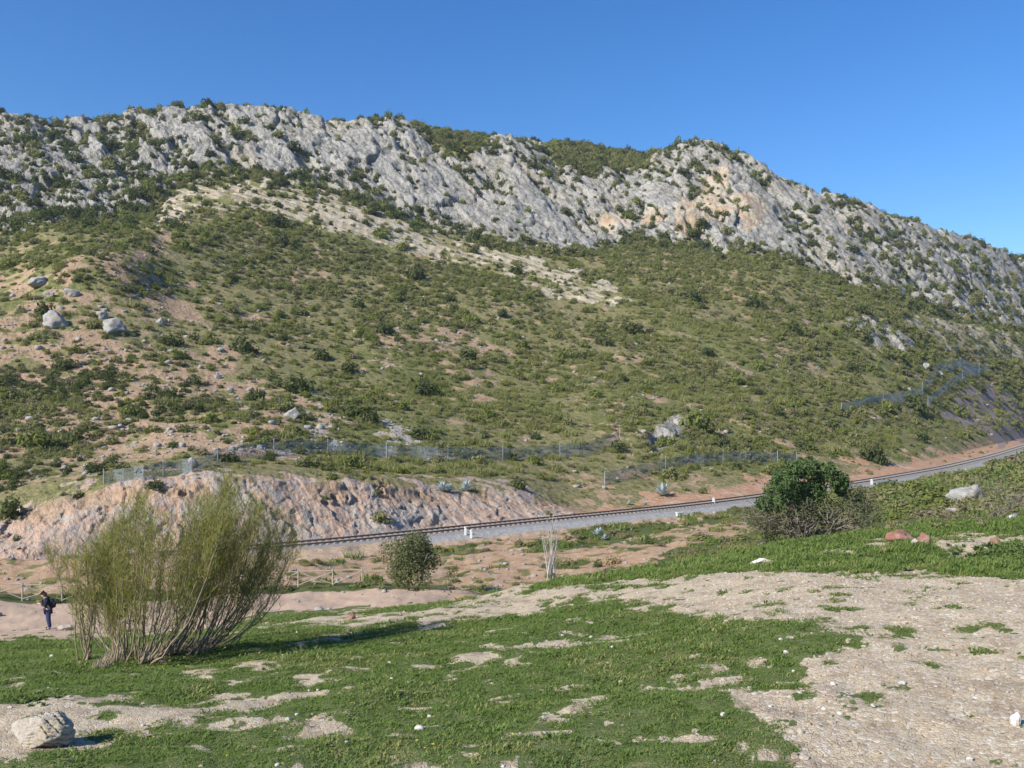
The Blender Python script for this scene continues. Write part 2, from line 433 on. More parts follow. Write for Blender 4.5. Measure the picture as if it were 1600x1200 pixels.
disp_l -= .9*(1-sstep(0, .07, e1))+.5*(1-sstep(0, .07, e2))
crev = np.maximum(1-sstep(.0, .05, e1), .7*(1-sstep(0, .06, e2)))*sstep(.35, .6, fbm(X/9, Y/9, Zz/9, seed=34))
# terraces in the tan strata (bands dipping gently to the right)
dir_t = np.array((.30, 0, 0))+.95*np.array((0, .3, .95))
tt = (HP@(np.array((.36, 0, .93))))/2.6+2.0*(fbm(X/22, Y/22, Zz/22, seed=35)-.5)
saw = tt-np.floor(tt)
disp_t = 1.0*(sstep(0, .25, saw)*sstep(1.0, .55, saw))-.4+1.2*(fbm(X/3, Y/3, Zz/3, seed=36)-.5)
disp_s = 3.4*(fbm(X/24, Y/24, seed=37, oct=3)-.5)+.9*(fbm(X/3.2, Y/3.2, Zz/3.2, seed=38, oct=3)-.5)
# rock cut by the track: blocks and slanting joints
ca = HP@np.array((.55, .2, -.81)); cb = HP@np.array((.81, .25, .53))
cw = fbm(X/3, Y/3, Zz/3, seed=44)
cw2 = fbm(X/2.2, Y/2.2, Zz/2.2, seed=55, oct=3)
fk_, ek, idk = facets((ca+cw*9)/4.2, (cb+cw2*7)/3.0, 45, .9, .8)
fl_, el_, idl = facets((ca+cw2*4)/1.6, (cb+cw*4)/1.0, 46, .7, .7)
f3_, e3_, id3 = facets((ca+cw)/.7, (cb+cw)/.42, 52, .5, .6)
disp_c = .36*fk_+.24*fl_+.13*f3_+1.9*(fbm(X/7, Y/7, Zz/7, seed=56, oct=3)-.5)+.5*(fbm(X/1.8, Y/1.8, Zz/1.8, seed=47, oct=6, gain=.66)-.5)
ccrev = (1-sstep(0, .05, ek))*sstep(.40, .55, fbm(X/3, Y/3, Zz/3, seed=49))
fade_in = sstep(0, 6, rowi)
disp_e = .5*(fbm(X/2.5, Y/2.5, Zz/2.5, seed=48, oct=4)-.5)
mid_fade = sstep(cut_end-2, cut_end+24, rowi)
disp = np.where(limev > .5, disp_l, np.where(tan_, disp_t, 0))
disp = gsm2 = disp*1.0
wl = limev*1.0
# feather the limestone relief at its lower border
for _ in range(12):
    wl[1:-1] = (wl[:-2]+wl[1:-1]+wl[2:])/3; wl[:, 1:-1] = (wl[:, :-2]+wl[:, 1:-1]+wl[:, 2:])/3
wl2 = limev*1.0
for _ in range(60):
    wl2[1:-1] = (wl2[:-2]+wl2[1:-1]+wl2[2:])/3; wl2[:, 1:-1] = (wl2[:, :-2]+wl2[:, 1:-1]+wl2[:, 2:])/3
fringe = np.clip(wl2*(1-wl2)*4, 0, 1)
outc_ = inpoly(wx2, wy2, poly_out) | inpoly(wx2, wy2, poly_out2)
fringe = np.where(outc_, 0, fringe)
limev = limev*(1-fringe*.9*sstep(.44, .56, fbm(X/5, Y/5, Zz/5, seed=25, oct=4)))
disp = wl*disp_l+(1-wl)*(np.where(tan_, disp_t+disp_s*.4, disp_s*mid_fade))
cutw = np.where(rowi <= cut_end+1, 1.0, sstep(cut_end+14, cut_end+1, rowi))*fade_in
disp = disp*(1-cutw)+cutw*((1-earth)*disp_c*1.0+earth*disp_e)
back = sstep(HD.shape[0]-4, HD.shape[0]-9, rowi)
disp = disp*back
cn = np.array((.25, -.80, .55)); cn = cn/np.linalg.norm(cn)
NRM = (cutw[..., None]*cn+(1-cutw[..., None])*nrm)
HP2 = HP+NRM*disp[..., None]
# greenish ground share
greenv = sstep(.36, .62, fbm(X/30, Y/30, seed=51, oct=3))
za = np.stack([limev, tanv, soilv, greenv], -1)
zb = np.stack([cutv*(1-earth), orangev, purplev, np.clip(cutv*earth, 0, 1)], -1)
zc = np.stack([np.where(limev > .5, crev, 0)+cutw*(1-earth)*ccrev, spurv, idb*limev+idk*cutv*(limev < .5), np.zeros_like(HD)], -1)

# ---------------- the valley floor, meadow and gravel in front
gk = ['r0', 'r1', 'r2', 'r2b', 'r3', 'r4', 'r5', 'r5b', 'r6']
gn = [14, 70, 40, 44, 22, 20, 22, 14]
GD, GZ = sheet(gk, gn, 6)
GD[0], GZ[0] = rows['r0']; GD[-1], GZ[-1] = rows['r6']
GP = pts(GD, GZ)
gpx = np.broadcast_to(PX[None, :], GD.shape); gpy = HZ-F*GZ/GD
gi = np.arange(GD.shape[0])[:, None]*np.ones((1, NC))
i3 = sum(gn[:4]); i4 = sum(gn[:5]); i5 = sum(gn[:6]); i5b = sum(gn[:7])
GX, GY = GP[..., 0], GP[..., 1]
rough = .30*(fbm(GX/2.2, GY/2.2, seed=61, oct=3)-.5)+.10*(fbm(GX/.45, GY/.45, seed=62, oct=3)-.5)
far = sstep(i3, i4, gi)
rough2 = .9*(fbm(GX/5, GY/5, seed=63, oct=4)-.5)+.35*(fbm(GX/1.1, GY/1.1, seed=64, oct=3)-.5)
edge = sstep(GD.shape[0]-1, GD.shape[0]-10, gi)*sstep(0, 6, gi)
GP[..., 2] += (rough*(1-far)+rough2*far)*edge

front = gi <= i3+3
poly_grass = [(-800, 1004), (0, 1006), (60, 998), (120, 1000), (200, 996), (300, 990), (400, 984), (480, 978), (560, 982), (680, 976), (780, 962), (880, 950), (960, 944), (1040, 950), (1075, 968),
              (1150, 972), (1230, 978), (1290, 992), (1345, 1006), (1310, 1022), (1255, 1032), (1225, 1050), (1262, 1068), (1285, 1088), (1215, 1100), (1150, 1112), (1175, 1128), (1230, 1150), (1210, 1180), (1225, 1240), (1250, 1500), (-800, 1500)]
poly_bank = [(790, 935), (850, 912), (960, 890), (1100, 866), (1200, 852), (1300, 842), (1400, 822), (1700, 800), (2400, 780), (2400, 905), (1600, 902), (1500, 897), (1380, 892), (1250, 893), (1120, 896), (1000, 908), (900, 915), (830, 922)]
poly_bare = [[(1440, 842), (1500, 836), (1700, 833), (1700, 848), (1560, 853), (1515, 868), (1490, 878), (1455, 876), (1480, 862), (1450, 850)], [(1325, 858), (1345, 846), (1400, 836), (1425, 850), (1390, 858), (1345, 864)],
             [(1170, 880), (1215, 872), (1210, 884)]]
poly_dirt = [[(-60, 1112), (20, 1098), (110, 1097), (175, 1106), (250, 1100), (300, 1112), (260, 1128), (220, 1140), (160, 1142), (180, 1152), (100, 1175), (30, 1190), (-60, 1200)],
             [(250, 1104), (330, 1092), (420, 1086), (430, 1100), (370, 1112), (310, 1128), (230, 1148), (120, 1168), (140, 1150), (250, 1128)],
             [(280, 1110), (520, 1074), (640, 1058), (600, 1070), (470, 1092), (330, 1122)], [(735, 1030), (800, 1013), (840, 1012), (800, 1026), (745, 1036)],
             [(840, 1006), (900, 998), (1000, 980), (1010, 988), (930, 1004), (850, 1014)], [(1090, 1062), (1150, 1050), (1150, 1066), (1100, 1070)],
             [(520, 1070), (600, 1060), (600, 1072), (540, 1082)], [(1130, 1090), (1180, 1072), (1205, 1085), (1150, 1110)], [(610, 1046), (665, 1036), (670, 1043), (620, 1050)], [(470, 1138), (540, 1128), (530, 1142)]]
gx1, gy1 = warp(gpx, gpy, 34, 40, 71); gx2, gy2 = warp(gpx, gpy, 16, 10, 73)
gx1 = (gx1+gx2)/2; gy1 = gpy+((gy1-gpy)+(gy2-gpy)*.8)*.45
grass = inpoly(gx1, gy1, poly_grass) & front
bank = inpoly(gx1, gpy+(gy1-gpy)*.6, poly_bank) & (gi <= i4) & (gi > i3-90)
bare = np.zeros(GD.shape, bool)
for pl in poly_bare: bare |= inpoly(gx1, gpy+(gy1-gpy)*.5, pl)
dirt = np.zeros(GD.shape, bool)
for pl in poly_dirt: dirt |= inpoly(gx1, gpy+(gy1-gpy)*.8, pl)
gn1 = fbm(GX/1.1, GY/.8, seed=75, oct=4); gn2 = fbm(GX/.35, GY/.28, seed=76, oct=3)
worn = sstep(.585, .655, .65*gn1+.35*gn2)
grassv = np.where(grass & ~dirt, 1-worn*.9, 0.)
# tufts that colonise the bare ground
tuft = sstep(.62, .68, .5*gn1+.5*gn2)*sstep(1500, 1150, gpx)+sstep(.655, .69, .5*gn1+.5*gn2)*.8
grassv = np.maximum(grassv, np.where((~grass) & front & (gpy > 890), np.clip(tuft, 0, 1), 0.))
bankv = np.where(bank & ~bare, 1., 0.)
grassv = np.maximum(grassv, bankv)
# valley: track of pink earth, embankment soil, green strips
track = ((gi > i3-6) & (gi <= i5b) & (gpx < 760))
pinkv = sstep(i3-4, i3+2, gi+(gn1-.5)*16)*sstep(i5+3, i5-3, gi+(gn1-.5)*6)*sstep(820, 640, gpx+(gn1-.5)*140)
vn = fbm(GX/4, GY/4, seed=77, oct=4)
vgreen = sstep(i3+2, i3+8, gi)*np.where(gpx < 700, sstep(i5-5, i5-2, gi)*sstep(i5+4, i5+1, gi)*.8, 0)
vgreen = np.maximum(vgreen, sstep(i3, i3+4, gi)*sstep(620, 900, gpx)*sstep(.46, .56, vn)*sstep(i5b+10, i5b-4, gi))
vgreen = np.maximum(vgreen, sstep(i3, i3+4, gi)*sstep(1080, 1250, gpx)*sstep(i5b+16, i5b+4, gi)*.75)
vgreen = np.maximum(vgreen, sstep(i5, i5+3, gi)*sstep(600, 740, gpx)*sstep(.50, .56, vn)*sstep(1130, 1080, gpx)*.8)
soilf = sstep(i3+1, i3+6, gi)
# a strip of grass between the two wheel tracks at the foot of the meadow
strip = near_line(gx1, gy1, [(380, 968), (470, 960), (560, 950), (700, 944)], 6)
grassv = np.maximum(grassv, strip*.9)
grassv = np.clip(grassv, 0, 1)
for _ in range(26):
    grassv[1:-1] = (grassv[:-2]+2*grassv[1:-1]+grassv[2:])/4; grassv[:, 1:-1] = (grassv[:, :-2]+2*grassv[:, 1:-1]+grassv[:, 2:])/4
gfine = fbm(GX/.5, GY/.35, seed=78, oct=5, gain=.62)
grassv = np.where(gi < i4, sstep(.28, .60, grassv*.93+(gfine-.5)*2.7), grassv)*sstep(i4+10, i4, gi)
# bare flecks and thin places on the bank
flk = sstep(.60, .68, fbm(GX/1.4, GY/.9, seed=79, oct=4)); grassv = np.where(bankv > .5, grassv*(1-.8*flk), grassv)
ga = np.stack([grassv, sstep(700, 1250, gpx+(gn1-.5)*200)*(1-soilf), pinkv, np.clip(vgreen, 0, 1)], -1)
gb = np.stack([soilf, bankv, np.zeros_like(GD), np.zeros_like(GD)], -1)
# ------------------------------------------------------------------ camera, sky, sun
cam = bpy.data.cameras.new('camera'); camo = bpy.data.objects.new('camera', cam); COL.objects.link(camo)
cam.sensor_width = 36; cam.lens = 36*F/1600; cam.shift_y = 40/1600; cam.clip_end = 6000; cam.clip_start = .1
camo.rotation_euler = (R(90), 0, 0); scene.camera = camo
sun_dir = Vector((-.65, -.53, .58)).normalized()
el = math.asin(sun_dir.z); az = math.atan2(sun_dir.x, sun_dir.y)
sl = bpy.data.lights.new('sun', 'SUN'); sl.energy = 5.0; sl.angle = R(.5); sl.color = (1, .95, .87)
so = bpy.data.objects.new('sun', sl); COL.objects.link(so)
so.rotation_euler = sun_dir.to_track_quat('Z', 'Y').to_euler(); so.location = (-60, -40, 80)
w = bpy.data.worlds.new('World'); scene.world = w; w.use_nodes = True
nt = w.node_tree; nt.nodes.clear()
st = nt.nodes.new('ShaderNodeTexSky'); st.sky_type = 'NISHITA'; st.sun_disc = False
st.sun_elevation = el; st.sun_rotation = az % (2*math.pi); st.altitude = 400
st.air_density = 1.1; st.dust_density = .05; st.ozone_density = 4.5
bg = nt.nodes.new('ShaderNodeBackground'); bg.inputs[1].default_value = .110
ow = nt.nodes.new('ShaderNodeOutputWorld'); hs_ = nt.nodes.new('ShaderNodeHueSaturation'); hs_.inputs['Saturation'].default_value = 1.27; hs_.inputs['Hue'].default_value = .508; nt.links.new(st.outputs[0], hs_.inputs['Color']); nt.links.new(hs_.outputs[0], bg.inputs[0]); nt.links.new(bg.outputs[0], ow.inputs[0])
vs = scene.view_settings; vs.view_transform = 'Standard'; vs.look = 'None'; vs.exposure = 0.62; vs.gamma = 1

# ------------------------------------------------------------------ terrain materials
def hill_material():
    t = new_mat('hillside soil and rock')
    lime, tan, soil, green = t.attr('za'); cut, orange, purple, earth = t.attr('zb'); crev, spur, blk, _ = t.attr('zc')
    n_big = t.noise(.035, 4); n_m = t.noise(.28, 6, .6); n_f = t.noise(1.7, 6, .65); n_ff = t.noise(7, 4, .6)
    strata = t.vmap([tuple(dir_a*.06), tuple(dir_b*.26), tuple(nrm*.2)])
    s1 = t.noise(1.0, 7, .62, strata, .4); s2 = t.noise(3.6, 6, .65, strata, .3)
    # scrub floor
    g1 = t.mix(t.mr(n_m, .35, .65), (.125, .134, .040), (.185, .180, .068))
    g2 = t.mix(t.mr(n_f, .35, .65), (.25, .205, .105), (.15, .148, .052))
    floor = t.mix(t.mr(t.m('ADD', green, t.m('MULTIPLY', t.m('SUBTRACT', n_m, .5), .9)), .3, .7), g2, g1)
    n_t = t.noise(1.1, 8, .78)
    floor = t.mix(t.m('MULTIPLY', t.mr(n_t, .54, .64), .8), floor, (.27, .225, .135)); floor = t.mix(t.m('MULTIPLY', t.mr(n_t, .48, .40), .75), floor, (.075, .088, .032))
    stone = t.mr(t.voro(.55, feature='F1'), .16, .08)
    floor = t.mix(t.m('MULTIPLY', stone, t.mr(n_m, .55, .68)), floor, (.36, .33, .28))
    # red brown soil
    sc = t.mix(t.mr(n_f, .3, .7), (.29, .19, .115), (.39, .28, .18))
    sc = t.mix(t.mr(n_m, .55, .7), sc, (.20, .15, .085))
    col = t.mix(t.mr(t.m('ADD', soil, t.m('MULTIPLY', t.m('SUBTRACT', n_f, .5), .7)), .35, .65), floor, sc)
    # cream coloured layered band
    tc = t.mix(t.mr(n_m, .35, .65), (.34, .285, .195), (.44, .39, .30))
    tc = t.mix(t.mr(n_f, .52, .70), tc, (.30, .215, .12))
    bands = t.noise(1.0, 5, .6, t.vmap([(.03, 0, -.012), (.5, .1, 1.3), (0, .3, 0)]), .6)
    tc = t.mix(t.mr(bands, .50, .62), tc, (.17, .155, .08))
    col = t.mix(t.mr(t.m('ADD', tan, t.m('MULTIPLY', t.m('SUBTRACT', n_f, .5), .9)), .35, .6), col, tc)
    # grey limestone
    lc = t.ramp(s1, [(.28, (.19, .178, .155)), (.45, (.30, .283, .25)), (.60, (.37, .350, .312)), (.78, (.425, .405, .365))])
    lc = t.mix(t.mr(s2, .58, .72), lc, (.20, .20, .195))
    lc = t.mix(t.m('MULTIPLY', t.mr(n_big, .5, .66), .45), lc, (.34, .29, .22))
    lc = t.mix(t.m('MULTIPLY', t.mr(n_f, .60, .74), .5), lc, (.41, .40, .38))
    lc = t.mix(t.m('MULTIPLY', t.m('SUBTRACT', blk, .5), .35, True), lc, (.27, .275, .28))
    wv = t.n('ShaderNodeVectorMath', operation='ADD'); t.put(wv.inputs[0], strata); nv_ = t.n('ShaderNodeTexNoise'); t.put(nv_.inputs['Vector'], strata); nv_.inputs['Scale'].default_value = 2.2; nv_.inputs['Detail'].default_value = 4; t.put(wv.inputs[1], nv_.outputs['Color'])
    k1 = t.mr(t.voro(1.7, wv.outputs[0], 'DISTANCE_TO_EDGE'), .11, .01); k2 = t.mr(t.voro(4.6, wv.outputs[0], 'DISTANCE_TO_EDGE'), .15, .02)
    kk = t.m('MAXIMUM', t.m('MULTIPLY', k1, t.mr(n_m, .36, .52)), t.m('MULTIPLY', k2, t.mr(n_f, .45, .62)))
    lc = t.mix(t.m('MULTIPLY', kk, .72), lc, (.075, .072, .062))
    oc = t.mix(t.mr(s1, .35, .6), (.42, .275, .165), (.40, .34, .26))
    om = t.mr(t.m('ADD', orange, t.m('MULTIPLY', t.m('SUBTRACT', s1, .5), 1.6)), .55, .95)
    lc = t.mix(t.m('MULTIPLY', om, .9), lc, oc)
    moss = t.m('MULTIPLY', t.mr(n_f, .48, .60), t.mr(n_m, .47, .57))
    lc = t.mix(t.m('MULTIPLY', moss, .75), lc, (.11, .11, .06))
    col = t.mix(t.mr(t.m('ADD', lime, t.m('MULTIPLY', t.m('SUBTRACT', n_f, .5), .9)), .35, .62), col, lc)
    col = t.mix(t.mr(t.m('ADD', spur, t.m('MULTIPLY', t.m('SUBTRACT', n_f, .5), .9)), .4, .65), col, t.mix(n_f, (.30, .26, .21), (.42, .38, .32)))
    # rock cut: pink, grey and cream blocks
    cstr = t.vmap([(.11, .04, -.17), (.5, .15, .36), (0, .3, .1)])
    c1 = t.noise(1.6, 6, .62, cstr, .8); c2 = t.noise(5.5, 6, .65, cstr, .5)
    kc = t.ramp(c1, [(.28, (.28, .245, .205)), (.40, (.39, .305, .23)), (.50, (.43, .285, .205)), (.58, (.35, .31, .265)), (.74, (.45, .36, .255))])
    kc = t.mix(t.mr(c2, .58, .70), kc, (.30, .27, .235)); kq = t.mr(t.voro(2.6, cstr, 'DISTANCE_TO_EDGE'), .05, .0); kc = t.mix(t.m('MULTIPLY', kq, t.m('MULTIPLY', t.mr(n_f, .42, .6), .7)), kc, (.11, .09, .07)); kc = t.mix(t.mr(n_f, .55, .7), kc, (.45, .27, .165))
    kc = t.mix(t.m('MULTIPLY', t.mr(blk, .55, .85), .6), kc, (.34, .32, .29))
    col = t.mix(t.mr(t.m('ADD', cut, t.m('MULTIPLY', t.m('SUBTRACT', n_f, .5), .6)), .35, .65), col, kc)
    ec = t.mix(t.mr(n_f, .3, .7), (.36, .19, .11), (.46, .29, .18)); ec = t.mix(t.mr(n_m, .5, .7), ec, (.44, .345, .245))
    ec = t.mix(t.mr(n_ff, .58, .72), ec, (.24, .15, .09))
    col = t.mix(t.mr(t.m('ADD', earth, t.m('MULTIPLY', t.m('SUBTRACT', n_f, .5), .6)), .35, .65), col, ec)
    col = t.mix(t.m('MULTIPLY', t.mr(t.m('ADD', purple, t.m('MULTIPLY', t.m('SUBTRACT', n_m, .5), .9)), .35, .75), .85), col, t.mix(n_f, (.20, .155, .15), (.26, .205, .175)))
    col = t.mix(t.m('MULTIPLY', crev, .55), col, (.10, .095, .08))
    h = t.m('ADD', t.m('MULTIPLY', s2, 1.0), t.m('ADD', t.m('MULTIPLY', n_f, .6), t.m('MULTIPLY', n_ff, .15)))
    t.bsdf(col, .95, t.bump(h, .8, .55), .1)
    return t.mat

def ground_material():
    t = new_mat('meadow soil and gravel')
    grass, gravel, pink, vgreen = t.attr('ga'); soil, bank, _, _ = t.attr('gb')
    n_b = t.noise(.25, 4); n_m = t.noise(1.6, 6, .6); n_f = t.noise(9, 6, .62); n_ff = t.noise(40, 4, .6)
    dirt = t.mix(t.mr(n_f, .3, .7), (.44, .345, .22), (.55, .455, .32)); dirt = t.mix(t.mr(n_m, .45, .7), dirt, (.30, .225, .15))
    v = t.voro(16, out='Color'); vd = t.voro(16, feature='DISTANCE_TO_EDGE')
    sp = t.n('ShaderNodeSeparateColor'); t.put(sp.inputs[0], v)
    peb = t.ramp(sp.outputs[0], [(0, (.33, .255, .17)), (.35, (.45, .36, .25)), (.7, (.53, .45, .335)), (1, (.62, .56, .455))])
    peb = t.mix(t.mr(n_m, .52, .68), peb, (.41, .32, .23))
    gcol = t.mix(t.mr(sp.outputs[1], .35, .6), dirt, peb)
    gcol = t.mix(t.mr(n_ff, .56, .74), gcol, (.25, .20, .155))
    dirt = t.mix(t.m('MULTIPLY', t.mr(sp.outputs[2], .82, .9), .8), dirt, (.50, .45, .38))
    col = t.mix(gravel, dirt, gcol)
    pk = t.mix(t.mr(n_f, .3, .7), (.46, .32, .22), (.54, .40, .29)); pk = t.mix(t.mr(n_m, .5, .75), pk, (.44, .335, .235))
    col = t.mix(pink, col, pk)
    sc = t.mix(t.mr(n_f, .3, .7), (.33, .195, .115), (.45, .30, .19)); sc = t.mix(t.mr(n_m, .48, .64), sc, (.40, .31, .215))
    sc = t.mix(t.mr(t.noise(.7, 5), .52, .62), sc, (.17, .155, .06))
    col = t.mix(t.m('MULTIPLY', soil, t.m('SUBTRACT', 1.0, pink)), col, sc)
    gr = t.mix(t.mr(n_m, .3, .7), (.085, .120, .032), (.135, .160, .055)); gr = t.mix(t.mr(n_f, .52, .70), gr, (.24, .20, .11))
    vg = t.mix(t.mr(n_m, .3, .7), (.060, .092, .026), (.11, .115, .045)); vg = t.mix(t.mr(n_f, .58, .75), vg, (.22, .17, .09))
    col = t.mix(t.mr(t.m('ADD', vgreen, t.m('MULTIPLY', t.m('SUBTRACT', n_m, .5), .8)), .35, .65), col, vg)
    col = t.mix(t.mr(t.m('ADD', grass, t.m('MULTIPLY', t.m('SUBTRACT', n_f, .5), .5)), .35, .65), col, gr)
    h = t.m('ADD', t.m('MULTIPLY', n_f, .8), t.m('ADD', t.m('MULTIPLY', n_ff, .35), t.m('MULTIPLY', t.mr(vd, 0, .12), .25)))
    t.bsdf(col, .95, t.bump(h, .7, .06), .1)
    return t.mat

hill = grid_obj('hillside', HP2, hill_material(), {'za': za, 'zb': zb, 'zc': zc})
M_ground = ground_material()
meadow = grid_obj('ground', GP, M_ground, {'ga': ga, 'gb': gb})
def ballast_material():
    t = new_mat('grey track ballast')
    v = t.voro(9, out='Color'); sp = t.n('ShaderNodeSeparateColor'); t.put(sp.inputs[0], v)
    c = t.ramp(sp.outputs[0], [(0, (.21, .205, .19)), (.5, (.29, .282, .262)), (1, (.38, .37, .345))])
    side = t.attr('ba')[0]; n = t.noise(1.2, 5)
    c = t.mix(t.mr(t.m('ADD', side, t.m('MULTIPLY', t.m('SUBTRACT', n, .5), .5)), .4, .7), c, t.mix(t.mr(t.noise(5, 6, .65), .35, .65), t.mix(t.mr(t.noise(.8, 5), .45, .6), (.36, .25, .165), (.20, .17, .09)), (.41, .30, .21)))
    mid = t.attr('ba')[1]
    c = t.mix(t.m('MULTIPLY', mid, .75), c, (.23, .205, .18))
    t.bsdf(c, .95, t.bump(t.voro(9), .6, .05), .1); return t.mat
BD, BZ = sheet(['r6', 'r6b', 'r7', 'r8', 'r9'], [3, 7, 9, 4])
BP = pts(BD, BZ); ba = np.zeros(BP.shape[:2]+(4,)); ba[:3, :, 0] = 1; ba[3, :, 0] = .55; ba[-3:, :, 0] = .6; ba[9:19, :, 1] = 1; ba[:10, :, 0] = np.maximum(ba[:10, :, 0], sstep(690, 600, PX)[None, :])
BP[1:-1, :, 2] += .10*(fbm(BP[1:-1, :, 0]*2, BP[1:-1, :, 1]*2, seed=81)-.5)+ba[1:-1, :, 0]*.45*(fbm(BP[1:-1, :, 0]*.9, BP[1:-1, :, 1]*.9, seed=82)-.5)*(ba[1:-1, :, 1] < .5)*(np.arange(1, len(BP)-1) < 8)[:, None]
bed = grid_obj('railway_bed', BP, ballast_material(), {'ba': ba})

# the wide land under and behind everything, reaching the horizon
tl = new_mat('distant land'); nn = tl.noise(.02, 5)
tl.bsdf(tl.mix(nn, (.09, .10, .04), (.16, .14, .08)), .95)
b = MB(); S = 3000
b.quad((-S, -S, -14.5), (S, -S, -14.5), (S, S, -14.5), (-S, S, -14.5)); land = b.build('land', tl.mat); land['kind'] = 'structure'
b = MB(); gs = 8
for i in range(-gs, gs):
    b.quad((i*8, -60, -3.52), (i*8+8, -60, -3.52), (i*8+8, 1.5, -3.52), (i*8, 1.5, -3.52))
b.quad((-40, 1.5, -3.95), (-1.2, 1.5, -3.95), (-8, 9, -3.95), (-40, 9, -3.95)); b.quad((1.2, 1.5, -3.95), (40, 1.5, -3.95), (40, 9, -3.95), (8, 9, -3.95))
terr = b.build('terrace_ground', M_ground); terr['kind'] = 'structure'
bpy.context.view_layer.update()

# ------------------------------------------------------------------ finding places on the ground
GROUNDS = {'hill': [hill], 'near': [meadow], 'all': [meadow, bed, hill]}
def place(px, py, which='all'):
    d = Vector(((px-800)/F, 1, (HZ-py)/F)).normalized(); best = None
    for o in GROUNDS[which]:
        ok, loc, nr, _ = o.ray_cast(Vector((0, 0, 0)), d)
        if ok and (best is None or loc.length < best.length): best = loc.copy()
    return best
def ground_z(x, y, which='all'):
    best = None
    for o in GROUNDS[which]:
        ok, loc, nr, _ = o.ray_cast(Vector((x, y, 300)), Vector((0, 0, -1)))
        if ok and (best is None or loc.z > best): best = loc.z
    return best if best is not None else -11.0

# ------------------------------------------------------------------ scattering of what nobody could count
def scatter(name, pos, scl, rot, idx, protos, label=None, cat=None, tilt=None):
    """stuff: one object whose points carry copies of the given sources"""
    cl = bpy.data.collections.new(name+' sources')
    for i, p in enumerate(protos): cl.objects.link(p); p.name = '%02d_' % i + p.name if False else p.name
    me = bpy.data.meshes.new(name); n = len(pos)
    me.vertices.add(n); me.vertices.foreach_set('co', np.asarray(pos, np.float32).ravel())
    def fa(nm, typ, arr, key='value'):
        a = me.attributes.new(nm, typ, 'POINT'); a.data.foreach_set(key, np.asarray(arr).ravel())
    s3 = np.asarray(scl, np.float32)
    if s3.ndim == 1: s3 = np.repeat(s3[:, None], 3, 1)
    r3 = np.zeros((n, 3), np.float32); r3[:, 2] = rot
    if tilt is not None: r3[:, 0] = tilt[:, 0]; r3[:, 1] = tilt[:, 1]
    fa('scl', 'FLOAT_VECTOR', s3, 'vector'); fa('rot3', 'FLOAT_VECTOR', r3, 'vector'); fa('pick', 'INT', np.asarray(idx, np.int32))
    o = link(name, me)
    ng = bpy.data.node_groups.new(name, 'GeometryNodeTree')
    ng.interface.new_socket('Geometry', in_out='INPUT', socket_type='NodeSocketGeometry')
    ng.interface.new_socket('Geometry', in_out='OUTPUT', socket_type='NodeSocketGeometry')
    N = ng.nodes.new; L = ng.links.new
    gi_, go_ = N('NodeGroupInput'), N('NodeGroupOutput')
    ip = N('GeometryNodeInstanceOnPoints'); ci = N('GeometryNodeCollectionInfo'); ci.transform_space = 'ORIGINAL'
    ci.inputs['Collection'].default_value = cl; ci.inputs['Separate Children'].default_value = True; ci.inputs['Reset Children'].default_value = True
    ip.inputs['Pick Instance'].default_value = True
    def na(nm, typ):
        a = N('GeometryNodeInputNamedAttribute'); a.data_type = typ; a.inputs['Name'].default_value = nm; return a.outputs[0]
    L(gi_.outputs[0], ip.inputs['Points']); L(ci.outputs[0], ip.inputs['Instance'])
    L(na('scl', 'FLOAT_VECTOR'), ip.inputs['Scale']); L(na('pick', 'INT'), ip.inputs['Instance Index'])
    er = N('FunctionNodeEulerToRotation'); L(na('rot3', 'FLOAT_VECTOR'), er.inputs[0]); L(er.outputs[0], ip.inputs['Rotation'])
    L(ip.outputs[0], go_.inputs[0])
    mod = o.modifiers.new('scatter', 'NODES'); mod.node_group = ng
    o['kind'] = 'stuff'
    if label: o['label'] = label
    if cat: o['category'] = cat
    return o

def source(name, me):
    return bpy.data.objects.new(name, me)

# ------------------------------------------------------------------ plants: leaf clouds
def leaf_cloud(n, size, shape='dome', lobes=7, seed=0, up=.25, aspect=1.5, hgt=.8):
    """quads spread through the outer shell of a lumpy bush of radius 1"""
    r = np.random.default_rng(seed)
    lob = r.normal(size=(lobes, 3)); lob[:, 2] = np.abs(lob[:, 2]); lob /= np.linalg.norm(lob, axis=1)[:, None]
    lc = lob*r.uniform(.30, .62, (lobes, 1)); lr = r.uniform(.34, .56, lobes)
    lc = np.vstack([lc, [[0, 0, .35]]]); lr = np.append(lr, .58)
    k = r.integers(0, len(lr), n)
    d = r.normal(size=(n, 3)); d /= np.linalg.norm(d, axis=1)[:, None]
    rad = lr[k]*r.uniform(.55, 1.06, n)
    p = lc[k]+d*rad[:, None]; p[:, 2] *= hgt
    p[:, 2] = np.abs(p[:, 2])*.97+.03
    nr = d+r.normal(size=(n, 3))*.55+np.array((0, 0, up)); nr /= np.linalg.norm(nr, axis=1)[:, None]
    a = np.cross(nr, r.normal(size=(n, 3))); a /= np.linalg.norm(a, axis=1)[:, None]
    b_ = np.cross(nr, a)
    s = size*r.uniform(.6, 1.35, n)[:, None]
    q = np.stack([p-a*s*aspect, p-b_*s*.6, p+a*s*aspect, p+b_*s*.6], 1).reshape(-1, 3)
    return q, np.arange(4*n).reshape(-1, 4)

L_dark = leaf_mat('dark evergreen leaves', (.056, .074, .030), (.105, .120, .048), .25)
L_olive = leaf_mat('grey olive leaves', (.185, .190, .075), (.27, .258, .115), .36)
L_yellow = leaf_mat('yellow green palm scrub', (.19, .205, .032), (.26, .255, .055), .38)
L_green = leaf_mat('mid green scrub leaves', (.14, .166, .045), (.22, .24, .075), .36)
L_brown = leaf_mat('dull brown heath', (.20, .172, .105), (.28, .24, .14), .33)
L_grass = leaf_mat('tall dry green grass', (.24, .255, .085), (.33, .325, .13), .42)

